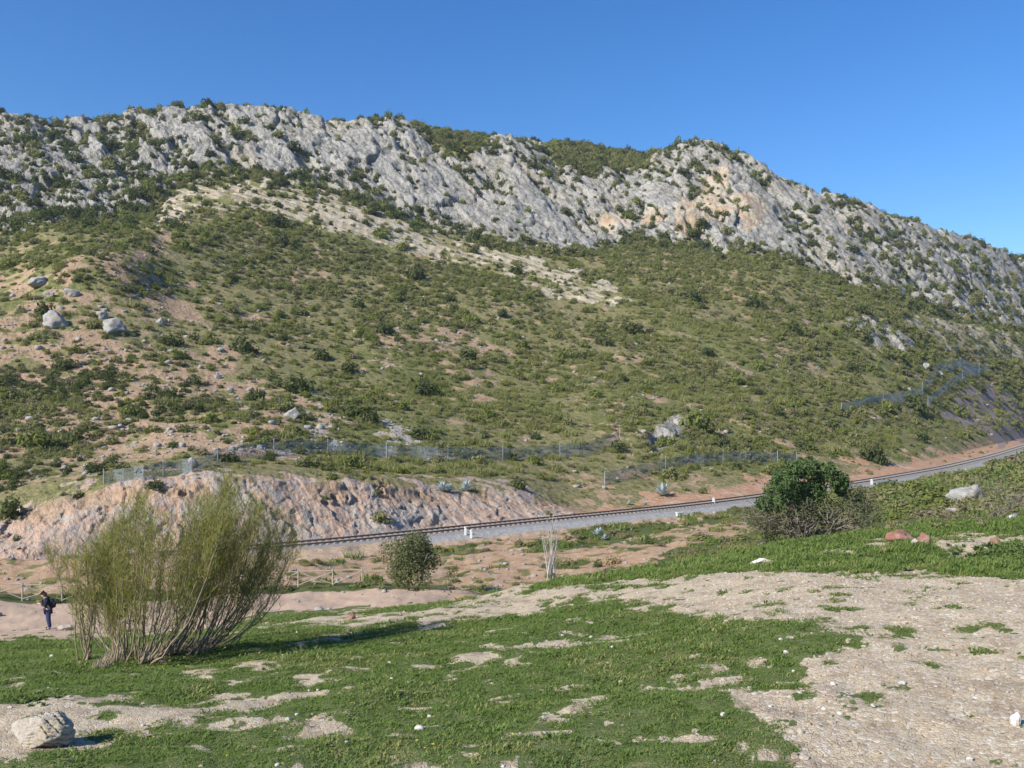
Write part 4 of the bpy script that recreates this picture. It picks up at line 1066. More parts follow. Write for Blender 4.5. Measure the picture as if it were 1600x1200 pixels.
scatter('gravel_stones', p, np.stack([s, s*r.uniform(.7, 1.2, len(p)), s*r.uniform(.7, 1.2, len(p))], 1), r.uniform(0, 6.28, len(p)), np.where(r.uniform(size=len(p)) < .62, r.integers(0, 3, len(p)), 3+r.integers(0, 2, len(p))), peb, 'loose gravel and small stones on the bare ground at the right', 'gravel')
# stones on the valley slope and the hillside
p, i, j, r = gpick(gcell**.6*sf*(1-vg*.8)*(1-pk*.8), 2600, 403)
s = np.clip(r.lognormal(-1.8, .55, len(p)), .05, .7)
ph, ih, jh, rh = pick(cw_*(.05+soil_c+.25*tan_c+1.2*spur_c)*(~lim_c)*(cut_c < .3), 5200, 404)
sh = np.clip(rh.lognormal(-1.0, .55, len(ph)), .12, 1.5)
p = np.vstack([p, ph]); s = np.append(s, sh); n = len(p)
hst = [source('slope_stone_%d' % q, rock_me('slope_stone', M_lime, 150+q, (.5, .42, .30), 2, 8, .05)) for q in range(4)]
p[:, 2] += s*.08
scatter('slope_stones', p, np.stack([s]*3, 1), rh.uniform(0, 6.28, n), rh.integers(0, 4, n), hst, 'small white stones strewn over the slopes', 'stones')

G_a = leaf_mat('meadow grass', (.118, .182, .040), (.190, .252, .078), .42)
G_b = leaf_mat('lush bank grass', (.135, .205, .045), (.215, .275, .085), .42)
G_c = leaf_mat('yellowish grass', (.20, .22, .070), (.30, .285, .115), .3)
G_w = leaf_mat('blue green leafy weeds', (.105, .155, .055), (.16, .205, .085), .3)
tufts = [tuft_me('short_grass_%d' % q, G_a, 46, 220+q, 1.0, .62, .050, .9) for q in range(3)]+[tuft_me('dry_grass', G_c, 34, 230, 1.0, .6, .045, .9)]+[tuft_me('lush_grass_%d' % q, G_b, 44, 240+q, 1.0, .95, .06, .8) for q in range(2)]
gp = [source('turf_%d' % q, me) for q, me in enumerate(tufts)]
near_w = np.clip(gv, 0, 1)*(sf < .6)*np.where(bk > .5, 1.3, 1)
p, i, j, r = gpick(gcell**.80*near_w**1.3, 47000, 405)
d = np.hypot(p[:, 0], p[:, 1]); bkk = bk[i, j]
patch = fbm(p[:, 0]/1.6, p[:, 1]/1.2, seed=96, oct=3)
kind = np.where(bkk > .5, 4+r.integers(0, 2, len(p)), r.integers(0, 3, len(p)))
kind = np.where((r.uniform(size=len(p)) < sstep(.50, .66, patch)*.38+.05+.14*(bkk > .5)), 3, kind)
s = (.075+.0040*d)*r.uniform(.7, 1.35, len(p))*np.where(gv[i, j] < .95, .8, 1.0)*np.where(bkk > .5, 1.0, 1)*r.lognormal(0, .22, len(p))
s = s*(.55+.45*np.clip(gv[i, j], 0, 1)); s3 = np.stack([s, s, s*r.uniform(.5, 1.0, len(p))*np.where(bkk > .5, .75, .45)*(.6+patch*.8)], 1)
p[:, 2] -= .01
scatter('meadow_grass', p, s3, r.uniform(0, 6.28, len(p)), kind, gp, 'short green grass of the meadow and the bank', 'grass')
# greener plants and low shrubs of the valley
vp = [source('valley_plant_%d' % q, me) for q, me in enumerate([ME_green[0], ME_olive[0], ME_olive[1], ME_brown[0], ME_tall[0], tufts[4], ME_green[1]])]
p, i, j, r = gpick(gcell**.75*(vg*.8+.14*sf*(1-pk))*(sf > .3), 7000, 407)
kind = np.where(vg[i, j] > .4, r.choice([0, 1, 2, 4, 5, 5, 6, 3], len(p)), r.choice([1, 3, 4, 5, 4], len(p)))
dd = p[:, 1]; rightb = sstep(1050, 1350, gcx[i, j])*sstep(50, 62, dd)
s = (.16+.0035*dd)*r.lognormal(0, .35, len(p))*(1+1.0*rightb)*np.where((kind >= 4) & (kind < 6), .9, 1)
p[:, 2] -= .05*s
scatter('valley_scrub', p, np.stack([s*1.1, s*1.1, s*r.uniform(.6, .95, len(p))], 1), r.uniform(0, 6.28, len(p)), kind, vp, 'low green plants between the meadow and the railway', 'scrub')
# ------------------------------------------------------------------ the broom shrubs
class Rib:
    """thin strips (twigs, stems) gathered in one mesh"""
    def __init__(s): s.V = []; s.F = []
    def strip(s, pts_, w0, w1, side=None):
        n = len(pts_); k = len(s.V)
        for i, p in enumerate(pts_):
            t = (pts_[min(i+1, n-1)]-pts_[max(i-1, 0)]); sd = side if side is not None else np.cross(t, rng.normal(size=3))
            sd = sd/(np.linalg.norm(sd)+1e-9); w_ = w0+(w1-w0)*i/(n-1)
            s.V += [p-sd*w_*.5, p+sd*w_*.5]
        for i in range(n-1): s.F.append((k+2*i, k+2*i+1, k+2*i+3, k+2*i+2))
M_stem = simple('grey brown broom stems', (.25, .20, .13), .85, .4, 5)
L_broom = leaf_mat('olive green broom twigs', (.275, .275, .07), (.38, .36, .115), .5)
M_drystem = simple('dry bleached twigs', (.42, .335, .24), .9, .2, 9)
def bez(a, b, c, d, n):
    t = np.linspace(0, 1, n)[:, None]
    return a*(1-t)**3+3*b*t*(1-t)**2+3*c*t*t*(1-t)+d*t**3
def broom(specs, label, density, name='broom_shrub'):
    """specs: (base pixel x, base pixel y, tip pixel x, tip pixel y, depth offset)"""
    roots = [place(a, b, 'near') for a, b, *_ in specs]
    o0 = np.array(roots[0]); t = empty(name, roots[0])
    stems = MB(); dry = Rib(); tw = Rib()
    for (bx, by, tx, ty, dd, fol), q in zip(specs, roots):
        q = np.array(q); q[1] += dd*.25; D = q[1]+dd
        tip = np.array(P3(tx, D, ty))
        v = tip-q; Ln = np.linalg.norm(v)
        lean = np.array((v[0]*.75, v[1]*.6, Ln*.16))
        c1 = q+lean*.45+rng.normal(size=3)*.06; c2 = q+v*.62+np.array((v[0]*.16, 0, -.06*Ln))+rng.normal(size=3)*.14
        cur = bez(q, c1, c2, tip, 12)+np.vstack([[0, 0, 0], rng.normal(size=(11, 3))*.018*Ln/3])
        stems.tube(cur-o0, list(np.linspace(.020, .005, 12)*rng.uniform(.7, 1.2)), 5)
        nb = int(density*Ln*rng.uniform(.7, 1.3)*fol)
        for _ in range(nb):
            u = 1-abs(rng.normal())*.42
            if u < .28: u = rng.uniform(.4, 1)
            k = u*11; i0 = min(int(k), 10); p0 = cur[i0]+(cur[i0+1]-cur[i0])*(k-i0)
            dirv = np.array((rng.normal()*.52+v[0]/Ln*.40, rng.normal()*.5, 1.0)); dirv /= np.linalg.norm(dirv)
            bl = rng.uniform(.25, .75)*(1.15-.45*u)
            e = p0+dirv*bl; br = bez(p0, p0+dirv*bl*.2+rng.normal(size=3)*.05, e-np.array((0, 0, bl*.3)), e, 5)
            dry.strip(br-o0, .009, .004)
            for _ in range(9):
                s0 = br[rng.integers(1, 5)]; d2 = np.array((rng.normal()*.55+v[0]/Ln*.2, rng.normal()*.5, .9)); d2 /= np.linalg.norm(d2)
                l2 = rng.uniform(.12, .36); m1 = s0+d2*l2*.5+rng.normal(size=3)*.015; e2 = s0+d2*l2+np.array((0, 0, -.06*l2))+rng.normal(size=3)*.02
                tw.strip(np.array([s0, m1, e2])-o0, .0095, .005)
    stems.build('stems', M_stem, t, True)
    link('branches', make_mesh('branches', np.array(dry.V), np.array(dry.F), M_stem), t)
    link('foliage', make_mesh('foliage', np.array(tw.V), np.array(tw.F), L_broom), t)
    tag(t, label, 'shrub')
    return t
specs = []
# outline of the crown (tip rows) along x, from the photograph
ol_x = [105, 130, 160, 190, 220, 260, 300, 335, 360, 380, 410, 440, 465, 478]; ol_y = [860, 845, 850, 800, 780, 840, 800, 765, 745, 765, 800, 800, 845, 880]
def outline(x): return float(np.interp(x, ol_x, ol_y))
for k in range(46):          # the upright left half
    bx = rng.uniform(172, 240); f = (bx-172)/68
    tx = 128+f*185+rng.normal()*32; top = outline(min(max(tx, 110), 470)); ty = top+abs(rng.normal())*(70 if rng.random() < .4 else 30)+rng.uniform(-14, 8)
    specs.append((bx, rng.uniform(1016, 1036), tx, ty, rng.uniform(-.6, .9), 1.25))
for k in range(62):          # the right half leans over
    f = rng.uniform(); bx = 235+f*110+rng.normal()*8
    tx = bx+rng.uniform(45, 125); tx = min(tx, 474); top = outline(tx); ty = top+abs(rng.normal())*55+rng.uniform(-6, 8)
    specs.append((bx, 1030-f*22+rng.normal()*5, tx, ty, rng.uniform(-.6, .9), 1.0))
broom(specs, 'large olive green broom shrub leaning right, with bare stems at its foot', 8.2)
specs = [(134+rng.normal()*5, 1032, 112+rng.uniform(0, 40), 860+abs(rng.normal())*30, rng.uniform(-.3, .4), .8) for k in range(11)]
broom(specs, 'slender broom shrub standing by the left flank of the large one', 6)
# bleached dead growth at the foot of the broom
ME_dry = tuft_me('dry_grass', M_drystem, 70, 260, .8, 1.0, .022, .7)
r = np.random.default_rng(5); pp = []
for k in range(60):
    f = r.uniform()**.7; q = place(150+f*200+r.normal()*12, 1040-f*34+r.normal()*5, 'near'); pp.append(q[:])
s = r.uniform(.08, .24, len(pp))
scatter('dead_grass', np.array(pp), s, r.uniform(0, 6.28, len(pp)), np.zeros(len(pp), int), [source('dead_tuft', ME_dry)], 'bleached dead grass and twigs around the foot of the large broom', 'dead grass')

# ------------------------------------------------------------------ trees
M_bark = simple('grey bark', (.20, .17, .135), .9, .3, 7)
M_pale = simple('pale grey bark', (.42, .39, .35), .85, .15, 7)
def limbs(mb, p, d, ln, rad, lev, spread, r, ends, k=6):
    n = 5; cur = [np.array(p)]; dd = np.array(d)
    for i in range(n):
        dd = dd+r.normal(size=3)*.12; dd /= np.linalg.norm(dd); cur.append(cur[-1]+dd*ln/n)
    mb.tube([tuple(c) for c in cur], list(np.linspace(rad, rad*.55, n+1)), k)
    if lev == 0: ends.append((cur[-1], dd)); return
    for _ in range(r.integers(2, 4)):
        a = r.normal(size=3)*spread+dd; a /= np.linalg.norm(a)
        limbs(mb, cur[r.integers(3, n+1)], a, ln*r.uniform(.55, .8), rad*.55, lev-1, spread, r, ends, max(4, k-1))
def crown_cloud(centers, radii, n, size, mat, name, parent, seed, aspect=1.5):
    r = np.random.default_rng(seed); c = np.array(centers); rr = np.array(radii)
    w_ = rr**2; k = r.choice(len(rr), n, p=w_/w_.sum())
    d = r.normal(size=(n, 3)); d /= np.linalg.norm(d, axis=1)[:, None]
    p = c[k]+d*(rr[k]*r.uniform(.45, 1.1, n)**.7)[:, None]
    nn = d+r.normal(size=(n, 3))*.8+np.array((0, 0, .4)); nn /= np.linalg.norm(nn, axis=1)[:, None]
    a = np.cross(nn, r.normal(size=(n, 3))); a /= np.linalg.norm(a, axis=1)[:, None]; b_ = np.cross(nn, a)
    s_ = size*r.uniform(.6, 1.4, n)[:, None]
    q = np.stack([p-a*s_*aspect, p-b_*s_*.6, p+a*s_*aspect, p+b_*s_*.6], 1).reshape(-1, 3)
    return link(name, make_mesh(name, q, np.arange(4*n).reshape(-1, 4), mat), parent)

# the big evergreen right of the middle
L_carob = leaf_mat('glossy dark green leaves', (.050, .088, .032), (.10, .145, .055), .2)
L_carob2 = leaf_mat('dusty olive leaves', (.10, .11, .055), (.15, .145, .08), .2)
D0 = 40.0
gz = ground_z((1262-800)/F*D0, D0, 'near'); base = Vector(((1262-800)/F*D0, D0, gz)); t = empty('evergreen_tree', base)
def rel(px, py, dd=0): q = P3(px, D0+dd, py); return np.array(q)-np.array(base)
mb = MB(); ends = []; r = np.random.default_rng(77)
for bx in (1240, 1252, 1262, 1268, 1276, 1286):
    st_ = rel(bx, 850, r.uniform(-.4, .4)); st_[2] = min(st_[2], .0)-.1
    limbs(mb, st_, np.array((r.normal()*.25, r.normal()*.2, 1.0)), r.uniform(1.0, 1.5), .10, 3, .45, r, ends)
for (a, b, c, d_) in ((1262, 838, 1165, 820), (1262, 834, 1395, 792), (1258, 830, 1195, 800), (1268, 836, 1360, 812), (1255, 842, 1180, 845), (1270, 832, 1340, 775)):
    e = bez(rel(a, b), rel(a+(c-a)*.4, b+(d_-b)*.15), rel(a+(c-a)*.7, b+(d_-b)*.5), rel(c, d_, r.uniform(-1, 1)), 8)
    mb.tube([tuple(q) for q in e], list(np.linspace(.05, .012, 8)), 5)
mb.build('trunk', M_bark, t, True)
tang = Rib()
for _ in range(1100):
    a = r.uniform(0, 6.28); rx = r.uniform(-1, 1); px = 1262+rx*95; py = 835-abs(r.normal())*22+rx*rx*-8
    p0 = rel(px, min(py, 850), r.uniform(-1.3, 1.3)); dv = np.array((rx*.9+r.normal()*.5, r.normal()*.5, r.uniform(-.1, .9))); dv /= np.linalg.norm(dv); l_ = r.uniform(.25, .9)
    m1 = p0+dv*l_*.5+r.normal(size=3)*.07; tang.strip(np.array([p0, m1, p0+dv*l_+r.normal(size=3)*.08]), .020, .008)
link('dry_twigs', make_mesh('dry_twigs', np.array(tang.V), np.array(tang.F), simple('dry grey twigs', (.25, .205, .16), .9, .25, 5)), t)
cs, rr_ = [], []
for (px, py, rp) in [(1228, 748, 20), (1255, 734, 19), (1282, 738, 19), (1305, 748, 16), (1210, 768, 18), (1240, 768, 22), (1275, 764, 22), (1312, 765, 13), (1196, 786, 14), (1268, 728, 10), (1236, 731, 11), (1296, 731, 9), (1222, 786, 14), (1322, 756, 9), (1216, 742, 9), (1250, 782, 12)]:
    for q in range(2): cs.append(rel(px+r.normal()*5, py+r.normal()*3, r.uniform(-1.4, 1.4))); rr_.append(rp*D0/F*r.uniform(.7, 1.05))
crown_cloud(cs, rr_, 8200, .058, L_carob, 'crown', t, 78, 1.6)
cs, rr_ = [], []
for (px, py, rp) in [(1190, 812, 20), (1215, 805, 22), (1250, 802, 22), (1290, 796, 24), (1320, 786, 22), (1338, 802, 20), (1205, 830, 18), (1305, 822, 20), (1350, 782, 16), (1178, 800, 16), (1240, 825, 18), (1365, 800, 16), (1335, 768, 14), (1270, 790, 20)]:
    for q in range(2): cs.append(rel(px+r.normal()*6, py+r.normal()*4, r.uniform(-1.3, 1.3))); rr_.append(rp*D0/F*r.uniform(.7, 1.0))
crown_cloud(cs, rr_, 6500, .042, L_carob2, 'undergrowth_leaves', t, 79, 1.4)
tag(t, 'dense dark evergreen tree with tangled dry branches on the edge of the grassy bank', 'tree')

def small_tree(px, py, D, wpx, hpx_, mat, label, seed, n=1500, leaf=.05, name='small_tree', trunk_frac=.3, bark=M_bark, nst=4, cat='tree'):
    x = (px-800)/F*D; b0 = Vector((x, D, ground_z(x, D, 'near'))); s_ = D/F; H = hpx_*s_; W = wpx*s_*.5
    t = empty(name, b0); mb = MB(); ends = []; r = np.random.default_rng(seed)
    for k in range(nst):
        limbs(mb, np.array((r.normal()*W*.18, r.normal()*W*.18, -.1)), np.array((r.normal()*.3, r.normal()*.3, 1.0)), H*.42, .022*H, 2, .4, r, ends)
    mb.build('trunk', bark, t, True)
    cs, rr_ = [], []
    for k in range(16):
        a = r.uniform(0, 6.28); q = math.sqrt(r.uniform()); z = r.uniform(trunk_frac+.1, .9)
        wz = math.sin(math.pi*min(1, max(.12, (z-trunk_frac+.15)/(1.1-trunk_frac))))
        cs.append(np.array((math.cos(a)*q*W*.75*wz, math.sin(a)*q*W*.75*wz, z*H))); rr_.append(W*r.uniform(.16, .40))
    crown_cloud(cs, rr_, n, leaf, mat, 'crown', t, seed+1)
    tag(t, label, cat); return t
L_tree = leaf_mat('grey green tree leaves', (.13, .145, .065), (.205, .21, .10), .35)
small_tree(645, 919, 52, 126, 86, L_tree, 'round grey green tree beside the end of the timber fence', 500, 9000, .055, trunk_frac=.12)
small_tree(586, 915, 53.5, 0.1+22, 40, L_olive, 'thin sapling left of the round grey green tree', 501, 260, .045, 'sapling', .35, M_bark, 1) if False else None
small_tree(706, 926, 50, 34, 46, leaf_mat('sparse sapling leaves', (.15, .14, .06), (.21, .18, .09), .25), 'sparse yellowish sapling right of the round grey green tree', 502, 240, .045, 'sapling', .3, M_bark, 1)
# tall bare poplar shoots
x = (858-800)/F*38; b0 = Vector((x, 38, ground_z(x, 38, 'near'))); t = empty('bare_sapling', b0); mb = MB(); tw = Rib(); r = np.random.default_rng(90)
for k in range(9):
    p0 = np.array((r.normal()*.16, r.normal()*.12, -.1)); e = np.array((r.normal()*.40, r.normal()*.3, r.uniform(2.0, 3.1)))
    cur = bez(p0, p0+np.array((0, 0, .9)), e-np.array((e[0]*.3, 0, .8)), e, 9); mb.tube([tuple(q) for q in cur], list(np.linspace(.030, .006, 9)), 5)
    for _ in range(26):
        u = r.integers(2, 9); s0 = cur[u]; dv = np.array((r.normal()*.35, r.normal()*.35, 1)); dv /= np.linalg.norm(dv); l_ = r.uniform(.2, .7); tw.strip(np.array([s0, s0+dv*l_*.5+r.normal(size=3)*.02, s0+dv*l_]), .013, .006)
mb.build('stems', M_pale, t, True); link('twigs', make_mesh('twigs', np.array(tw.V), np.array(tw.F), simple('pale twigs', (.40, .35, .30), .9, .15, 5)), t)
tag(t, 'clump of tall bare pale grey shoots at the edge of the bank', 'sapling')
# bare bush behind the bank at the far right, dry round tuft, shrubs on the embankment
def bush_at(px, py, wpx, me, name, label, cat='bush', which='near', hs=.9, group=None):
    q = place(px, py, which); s_ = wpx*.6*q.y/F; o = link(name, me); o.location = q-Vector((0, 0, .08*s_)); o.scale = (s_, s_, s_*hs); o.rotation_euler = (0, 0, random.uniform(0, 6)); tag(o, label, cat, group); return o
L_straw = leaf_mat('straw coloured tuft', (.34, .24, .13), (.42, .32, .18), .2)
ME_straw = tuft_me('straw_tuft', L_straw, 260, 270, .35, 1.0, .022, 1.3)
ME_straw2 = bush_me('dry_bush', L_straw, 420, .06, 271, aspect=2.5)
bush_at(1393, 829, 25, ME_straw2, 'dry_tuft', 'round straw coloured dry tuft behind the red rocks on the bank', 'dry tuft', hs=1.0)
bush_at(955, 880, 34, ME_straw2, 'dry_tuft', 'straw coloured dry tuft on the embankment beside a dark bush', 'dry tuft', hs=1.0)
bush_at(935, 886, 15, ME_dark[1], 'dark_bush', 'narrow dark bush next to the straw tuft on the embankment', hs=1.8)
bush_at(812, 853, 26, ME_olive[1], 'olive_bush', 'olive bush on the embankment just below the ballast, left of the bare shoots', hs=.9)
bush_at(841, 850, 10, ME_olive[2], 'olive_bush', 'small narrow olive bush right against the bare shoots below the ballast', hs=1.6)
bush_at(700, 862, 22, ME_yellow[1], 'green_bush', 'low yellow green bush above the sapling on the embankment', hs=.7)
bush_at(585, 908, 30, ME_green[2], 'green_bush', 'low green bush at the left foot of the round grey green tree', hs=.7)
bush_at(1012, 850, 16, ME_dark[2], 'dark_bush', 'small dark bush on the embankment below the white concrete block', hs=1.2)
bush_at(1095, 845, 40, ME_olive[0], 'olive_bush', 'wide olive bush on the slope left of the big evergreen tree', hs=.7)
bush_at(1140, 850, 36, ME_brown[1], 'heath_bush', 'brownish bush at the left foot of the big evergreen tree', hs=.8)
sh = [(1380, 792, 50, 1), (1430, 800, 46, 0), (1345, 806, 44, 3), (1420, 824, 36, 3), (1470, 830, 40, 1), (1400, 770, 36, 0), (1450, 772, 40, 4), (1540, 765, 36, 4), (1520, 800, 44, 3), (1566, 806, 52, 5), (1596, 790, 50, 5), (1590, 756, 34, 2), (1480, 760, 30, 0), (1540, 822, 36, 3), (1330, 830, 40, 1), (1362, 830, 30, 4)]
mes = [ME_green[0], ME_olive[0], ME_straw2, ME_brown[0], ME_green[2], ME_brown[1]]
wrd = ['mid green bush', 'grey olive bush', 'straw coloured bush', 'dull brown bush', 'bright green bush', 'dark brown heath bush']
for (px, py, wp, k) in sh:
    side = 'just right of the big evergreen tree' if px < 1400 else ('left of the long white rock outcrop behind the bank' if px < 1490 else 'around the long white rock outcrop at the right edge')
    bush_at(px, py, wp, mes[k], ['green_bush', 'olive_bush', 'dry_tuft', 'heath_bush', 'green_bush', 'heath_bush'][k], wrd[k]+' '+side, hs=.8, group='brushwood '+side)
# leafless bush
q = place(1555, 815, 'near'); t = empty('bare_bush', q); tw = Rib(); r = np.random.default_rng(95); mb = MB(); ends = []
for k in range(12): limbs(mb, np.array((r.normal()*.15, r.normal()*.15, -.1)), np.array((r.normal()*.6, r.normal()*.4, 1)), 1.1, .025, 2, .4, r, ends, 5)
for e, dv in ends:
    for _ in range(7):
        d2 = dv+r.normal(size=3)*.5; d2 /= np.linalg.norm(d2); tw.strip(np.array([e, e+d2*.2+r.normal(size=3)*.02, e+d2*.45]), .012, .006)
mb.build('stems', M_bark, t, True); link('twigs', make_mesh('twigs', np.array(tw.V), np.array(tw.F), M_bark), t); tag(t, 'leafless grey brown bush beside the white rock outcrop at the right', 'bush')

# ------------------------------------------------------------------ agaves
M_agave = simple('blue grey agave leaves', (.36, .43, .41), .6, .15, 3, .3)
def agave_me(seed):
    r = np.random.default_rng(seed); V, Fc = [], []
    for k in range(34):
        a = k*2.399+r.normal()*.1; el_ = R(20+62*(k/34))+r.normal()*.08; ln = r.uniform(.8, 1.1); hd = np.array((math.cos(a), math.sin(a), 0)); sd = np.array((-hd[1], hd[0], 0)); b = len(V)
        for i, (u, w_) in enumerate(((0, .075), (.35, .095), (.7, .06), (1, .004))):
            p = hd*math.cos(el_)*ln*u+np.array((0, 0, math.sin(el_)*ln*u+.03-.12*u*u*math.cos(el_))); up_ = np.array((0, 0, .035*w_/.1)); V += [p-sd*w_+up_, p-up_*.4, p+sd*w_+up_]
        for i in range(3):
            for j in (0, 1): q_ = b+i*3+j; Fc.append((q_, q_+1, q_+4, q_+3))
    return make_mesh('agave', np.array(V), np.array(Fc), M_agave)
ag = [agave_me(600+i) for i in range(3)]
for k, (px, py, wp, lb, wh) in enumerate([(690, 768, 24, 'blue grey agave on the lip of the rock cutting, left one of the pair', 'hill'), (702, 768, 20, 'small blue grey agave squeezed into the middle of the clump on the rock cutting', 'hill'), (728, 768, 26, 'blue grey agave on the lip of the rock cutting, right one of the pair', 'hill'),
        (1035, 775, 32, 'largest pale agave above the red earth bank by the railway', 'hill'), (983, 789, 12, 'small agave on the red earth bank left of the largest one', 'hill'), (1008, 790, 12, 'small agave on the red earth bank close under the largest one', 'hill'), (935, 838, 22, 'dark blue agave on the embankment below the ballast', 'near'), (945, 844, 14, 'small dark blue agave beside the other on the embankment', 'near')]):
    q = place(px, py, wh); s_ = wp*.68*q.y/F; o = link('agave', ag[k % 3]); o.location = q; o.scale = (s_, s_, s_*1.05); o.rotation_euler = (0, 0, k*1.3); tag(o, lb, 'agave', 'agaves by the railway')

# ------------------------------------------------------------------ leafy weeds on the bank and a few in the meadow
def weed_me(seed, n=26):
    r = np.random.default_rng(seed); V, Fc = [], []
    for k in range(n):
        a = r.uniform(0, 6.28); e_ = R(r.uniform(15, 70)); ln = r.uniform(.5, 1.0); hd = np.array((math.cos(a), math.sin(a), 0)); sd = np.array((-hd[1], hd[0], 0)); b = len(V)
        for u, w_ in ((0, .03), (.45, .17), (.8, .11), (1, .01)):
            p = hd*math.cos(e_)*ln*u+np.array((0, 0, math.sin(e_)*ln*u-.25*u*u)); V += [p-sd*w_, p+sd*w_]
        for i in range(3): q_ = b+2*i; Fc.append((q_, q_+1, q_+3, q_+2))
    return make_mesh('leafy_weed', np.array(V), np.array(Fc), G_w)
wm = [source('weed_%d' % i, weed_me(640+i)) for i in range(3)]
r = np.random.default_rng(9); pp, sz = [], []
for (cx, cy, sx, sy, n, s0) in [(1420, 872, 40, 8, 60, .22), (1560, 873, 40, 12, 110, .26), (1500, 822, 70, 5, 50, .2), (1300, 870, 60, 10, 36, .17), (1180, 868, 60, 6, 26, .16), (1000, 886, 70, 6, 24, .16), (45, 1093, 22, 5, 22, .13), (200, 1060, 120, 14, 24, .09), (1570, 862, 26, 6, 40, .3), (740, 990, 15, 4, 6, .1)]:
    for _ in range(n):
        q = place(cx+r.normal()*sx, cy+r.normal()*sy, 'near')
        if q is not None and q.y < 42: pp.append(q[:]); sz.append(s0*r.uniform(.4, 1.0))
scatter('leafy_weeds', np.array(pp), np.array(sz), r.uniform(0, 6.28, len(pp)), r.integers(0, 3, len(pp)), wm, 'leafy blue green weeds growing in the grass of the bank', 'weeds')
# small yellow flowers
M_yel = simple('yellow petals', (.75, .60, .03), .7, .1, 3)
fb = MB(); 
for k in range(5): a = k*1.257; fb.quad((0, 0, .1), (math.cos(a-.4)*.05, math.sin(a-.4)*.05, .11), (math.cos(a)*.08, math.sin(a)*.08, .12), (math.cos(a+.4)*.05, math.sin(a+.4)*.05, .11))
fsrc = source('yellow_flower', fb.data('yellow_flower', M_yel))
pp = []
for (cx, cy, sx, sy, n) in [(270, 1035, 70, 10, 40), (1320, 850, 30, 8, 26), (1160, 865, 40, 6, 26), (1384, 826, 8, 5, 16), (560, 1150, 160, 30, 20), (1530, 870, 50, 8, 16)]:
    for _ in range(n):
        q = place(cx+r.normal()*sx, cy+r.normal()*sy, 'near')
        if q is not None and q.y < 42: pp.append((q.x, q.y, q.z+.05))
scatter('yellow_flowers', np.array(pp), r.uniform(.14, .3, len(pp)), r.uniform(0, 6.28, len(pp)), np.zeros(len(pp), int), [fsrc], 'tiny yellow flowers in the grass', 'flowers')

# ------------------------------------------------------------------ the walker
def skin(name, pts_, edges, mat, levels=2, root=0):
    """grow a tapering body round connected joints: pts_ = (x, y, z, radius)"""
    me = bpy.data.meshes.new(name); me.from_pydata([p[:3] for p in pts_], edges, []); o = bpy.data.objects.new(name, me); COL.objects.link(o)
    o.modifiers.new('skin', 'SKIN'); sv = me.skin_vertices[0].data
    for v, p in zip(sv, pts_):
        v.radius = (p[3], p[4] if len(p) > 4 else p[3]); v.use_root = False
    sv[root].use_root = True
    sub_ = o.modifiers.new('sub', 'SUBSURF'); sub_.levels = levels; sub_.render_levels = levels
    bpy.context.view_layer.update(); dg = bpy.context.evaluated_depsgraph_get()
    m2 = bpy.data.meshes.new_from_object(o.evaluated_get(dg)); bpy.data.objects.remove(o); m2.materials.clear(); m2.materials.append(mat); m2.name = name
    m2.polygons.foreach_set('use_smooth', np.ones(len(m2.polygons), dtype=bool))
    return m2
M_skin = simple('skin', (.50, .31, .22), .6, .08, 8, .3); M_jack = simple('dark navy jacket', (.018, .022, .034), .8, .3, 8); M_jean = simple('blue jeans', (.035, .045, .105), .85, .25, 10)
M_hair = simple('brown hair', (.060, .030, .020), .6, .3, 20, .4); M_pack = simple('black rucksack cloth', (.022, .026, .03), .8, .3, 8); M_blue = simple('blue rucksack trim', (.04, .10, .36), .7, .2, 8); M_shoe = simple('dark walking shoes', (.05, .045, .045), .8, .2, 8)
pq_ = place(76, 983, 'near'); Dp = pq_.y; xp = pq_.x; gp_ = pq_.z
# local frame: the walker faces -x, head bent down, hands held together in front of the chest
J = [(0, 0, .93, .15, .13), (-.01, 0, 1.12, .14, .12), (-.05, 0, 1.32, .16, .13), (-.12, 0, 1.47, .075), (-.175, 0, 1.53, .058), (-.215, 0, 1.60, .095), (-.235, 0, 1.68, .088),
     (-.07, .10, .88, .095), (-.06, .11, .48, .065), (.02, .12, .09, .045), (-.13, .13, .035, .038),
     (.02, -.10, .88, .095), (.03, -.11, .48, .065), (.08, -.11, .09, .045), (-.07, -.12, .035, .038),
     (-.08, .19, 1.39, .062), (-.06, .25, 1.14, .046), (-.29, .12, 1.20, .034), (-.37, .075, 1.235, .026),
     (-.08, -.19, 1.39, .062), (-.05, -.25, 1.14, .046), (-.28, -.12, 1.21, .034), (-.36, -.07, 1.245, .026)]
Eb = [(0, 1), (1, 2), (2, 3), (3, 4), (4, 5), (5, 6), (0, 7), (7, 8), (8, 9), (9, 10), (0, 11), (11, 12), (12, 13), (13, 14), (2, 15), (15, 16), (16, 17), (17, 18), (2, 19), (19, 20), (20, 21), (21, 22)]
# five fingers and a thumb per hand
for wi, sg in ((18, 1), (22, -1)):
    wx_, wy_, wz_ = J[wi][:3]
    for f in range(4):
        k = len(J); ln = (.070, .080, .075, .058)[f]; z0 = wz_+.026-.017*f
        J.append((wx_-.045, wy_-sg*.01, z0, .0095)); J.append((wx_-.045-ln*.55, wy_-sg*.022, z0, .0085)); J.append((wx_-.05-ln*.7, wy_-sg*.045, z0-.01, .007)); Eb += [(wi, k), (k, k+1), (k+1, k+2)]
    k = len(J); J.append((wx_-.015, wy_-sg*.02, wz_+.04, .0105)); J.append((wx_-.045, wy_-sg*.035, wz_+.06, .0085)); Eb += [(wi, k), (k, k+1)]
body = skin('person', J, Eb, M_skin, 2)
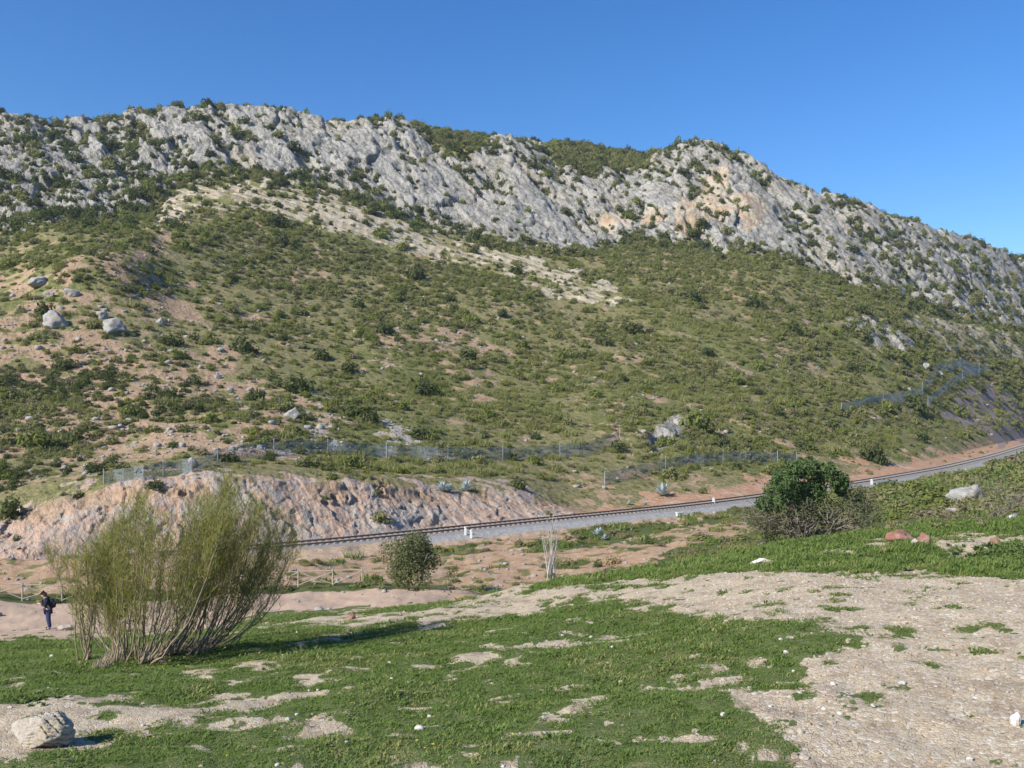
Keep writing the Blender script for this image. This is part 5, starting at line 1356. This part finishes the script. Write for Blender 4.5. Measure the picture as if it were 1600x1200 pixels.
# face: nose, brow and eyes are pushed out of the head
for v in body.vertices:
    dx, dy, dz = v.co.x+.30, v.co.y, v.co.z-1.615
    g_ = math.exp(-(dy*dy/.00035+dz*dz/.0007))
    if v.co.x < -.25 and v.co.z > 1.52: v.co.x -= .022*g_; v.co.x += .008*(math.exp(-((abs(dy)-.032)**2/.0002+(dz-.03)**2/.0002)))
person = link('person', body); person.location = (xp, Dp, gp_); person.rotation_euler = (0, 0, R(12)); person.scale = (1.08*1.62*Dp/41/1.62, 1.0*Dp/41, .98*Dp/41)
tag(person, 'person in dark jacket and blue jeans on the dirt track with head bent down', 'person')
Jj = [(0, 0, .90, .185, .165), (0, 0, 1.0, .18, .16), (-.01, 0, 1.14, .172, .15), (-.05, 0, 1.34, .19, .16), (-.11, 0, 1.46, .10),
      (-.08, .20, 1.40, .085), (-.06, .26, 1.14, .066), (-.28, .125, 1.20, .052), (-.08, -.20, 1.40, .085), (-.05, -.26, 1.14, .066), (-.27, -.125, 1.21, .052)]
link('jacket', skin('jacket', Jj, [(0, 1), (1, 2), (2, 3), (3, 4), (3, 5), (5, 6), (6, 7), (3, 8), (8, 9), (9, 10)], M_jack, 2), person)
Jt = [(0, 0, .93, .165, .145), (-.07, .10, .86, .112), (-.06, .11, .48, .084), (.02, .12, .08, .078), (.02, -.10, .86, .112), (.03, -.11, .48, .084), (.08, -.11, .08, .078)]
link('trousers', skin('trousers', Jt, [(0, 1), (1, 2), (2, 3), (0, 4), (4, 5), (5, 6)], M_jean, 2), person)
Jh = [(-.20, 0, 1.68, .105), (-.14, 0, 1.63, .105), (-.13, 0, 1.54, .085), (-.23, .05, 1.60, .05), (-.23, -.05, 1.60, .05), (-.25, 0, 1.72, .07)]
link('hair', skin('hair', Jh, [(0, 1), (1, 2), (1, 3), (1, 4), (0, 5)], M_hair, 2), person)
for (a, b) in ((9, 10), (13, 14)):
    sx_, sy_ = J[a][0], J[a][1]
    link('shoe', skin('shoe', [(sx_+.03, sy_, .055, .055), (sx_-.06, sy_, .05, .052), (sx_-.17, sy_, .04, .042)], [(0, 1), (1, 2)], M_shoe, 2), person)
bp = empty('backpack', Vector((xp, Dp, gp_))); bp.rotation_euler = person.rotation_euler; bp.scale = person.scale
link('pack_body', skin('pack_body', [(.19, 0, .98, .13, .11), (.18, 0, 1.15, .16, .13), (.13, 0, 1.36, .14, .12), (.09, 0, 1.45, .09)], [(0, 1), (1, 2), (2, 3)], M_pack, 2), bp)
link('top_pocket', skin('top_pocket', [(.20, -.05, 1.36, .07), (.20, .05, 1.36, .07)], [(0, 1)], M_blue, 2), bp)
for sg in (-1, 1):
    m_ = MB(); m_.tube([(.06, sg*.12, 1.47), (-.10, sg*.15, 1.50), (-.215, sg*.13, 1.38), (-.20, sg*.16, 1.2), (0, sg*.18, 1.02)], .025, 6); m_.build('strap', M_pack, bp, True)
tag(bp, 'dark rucksack with a blue top pocket on the back of the person on the track', 'rucksack')
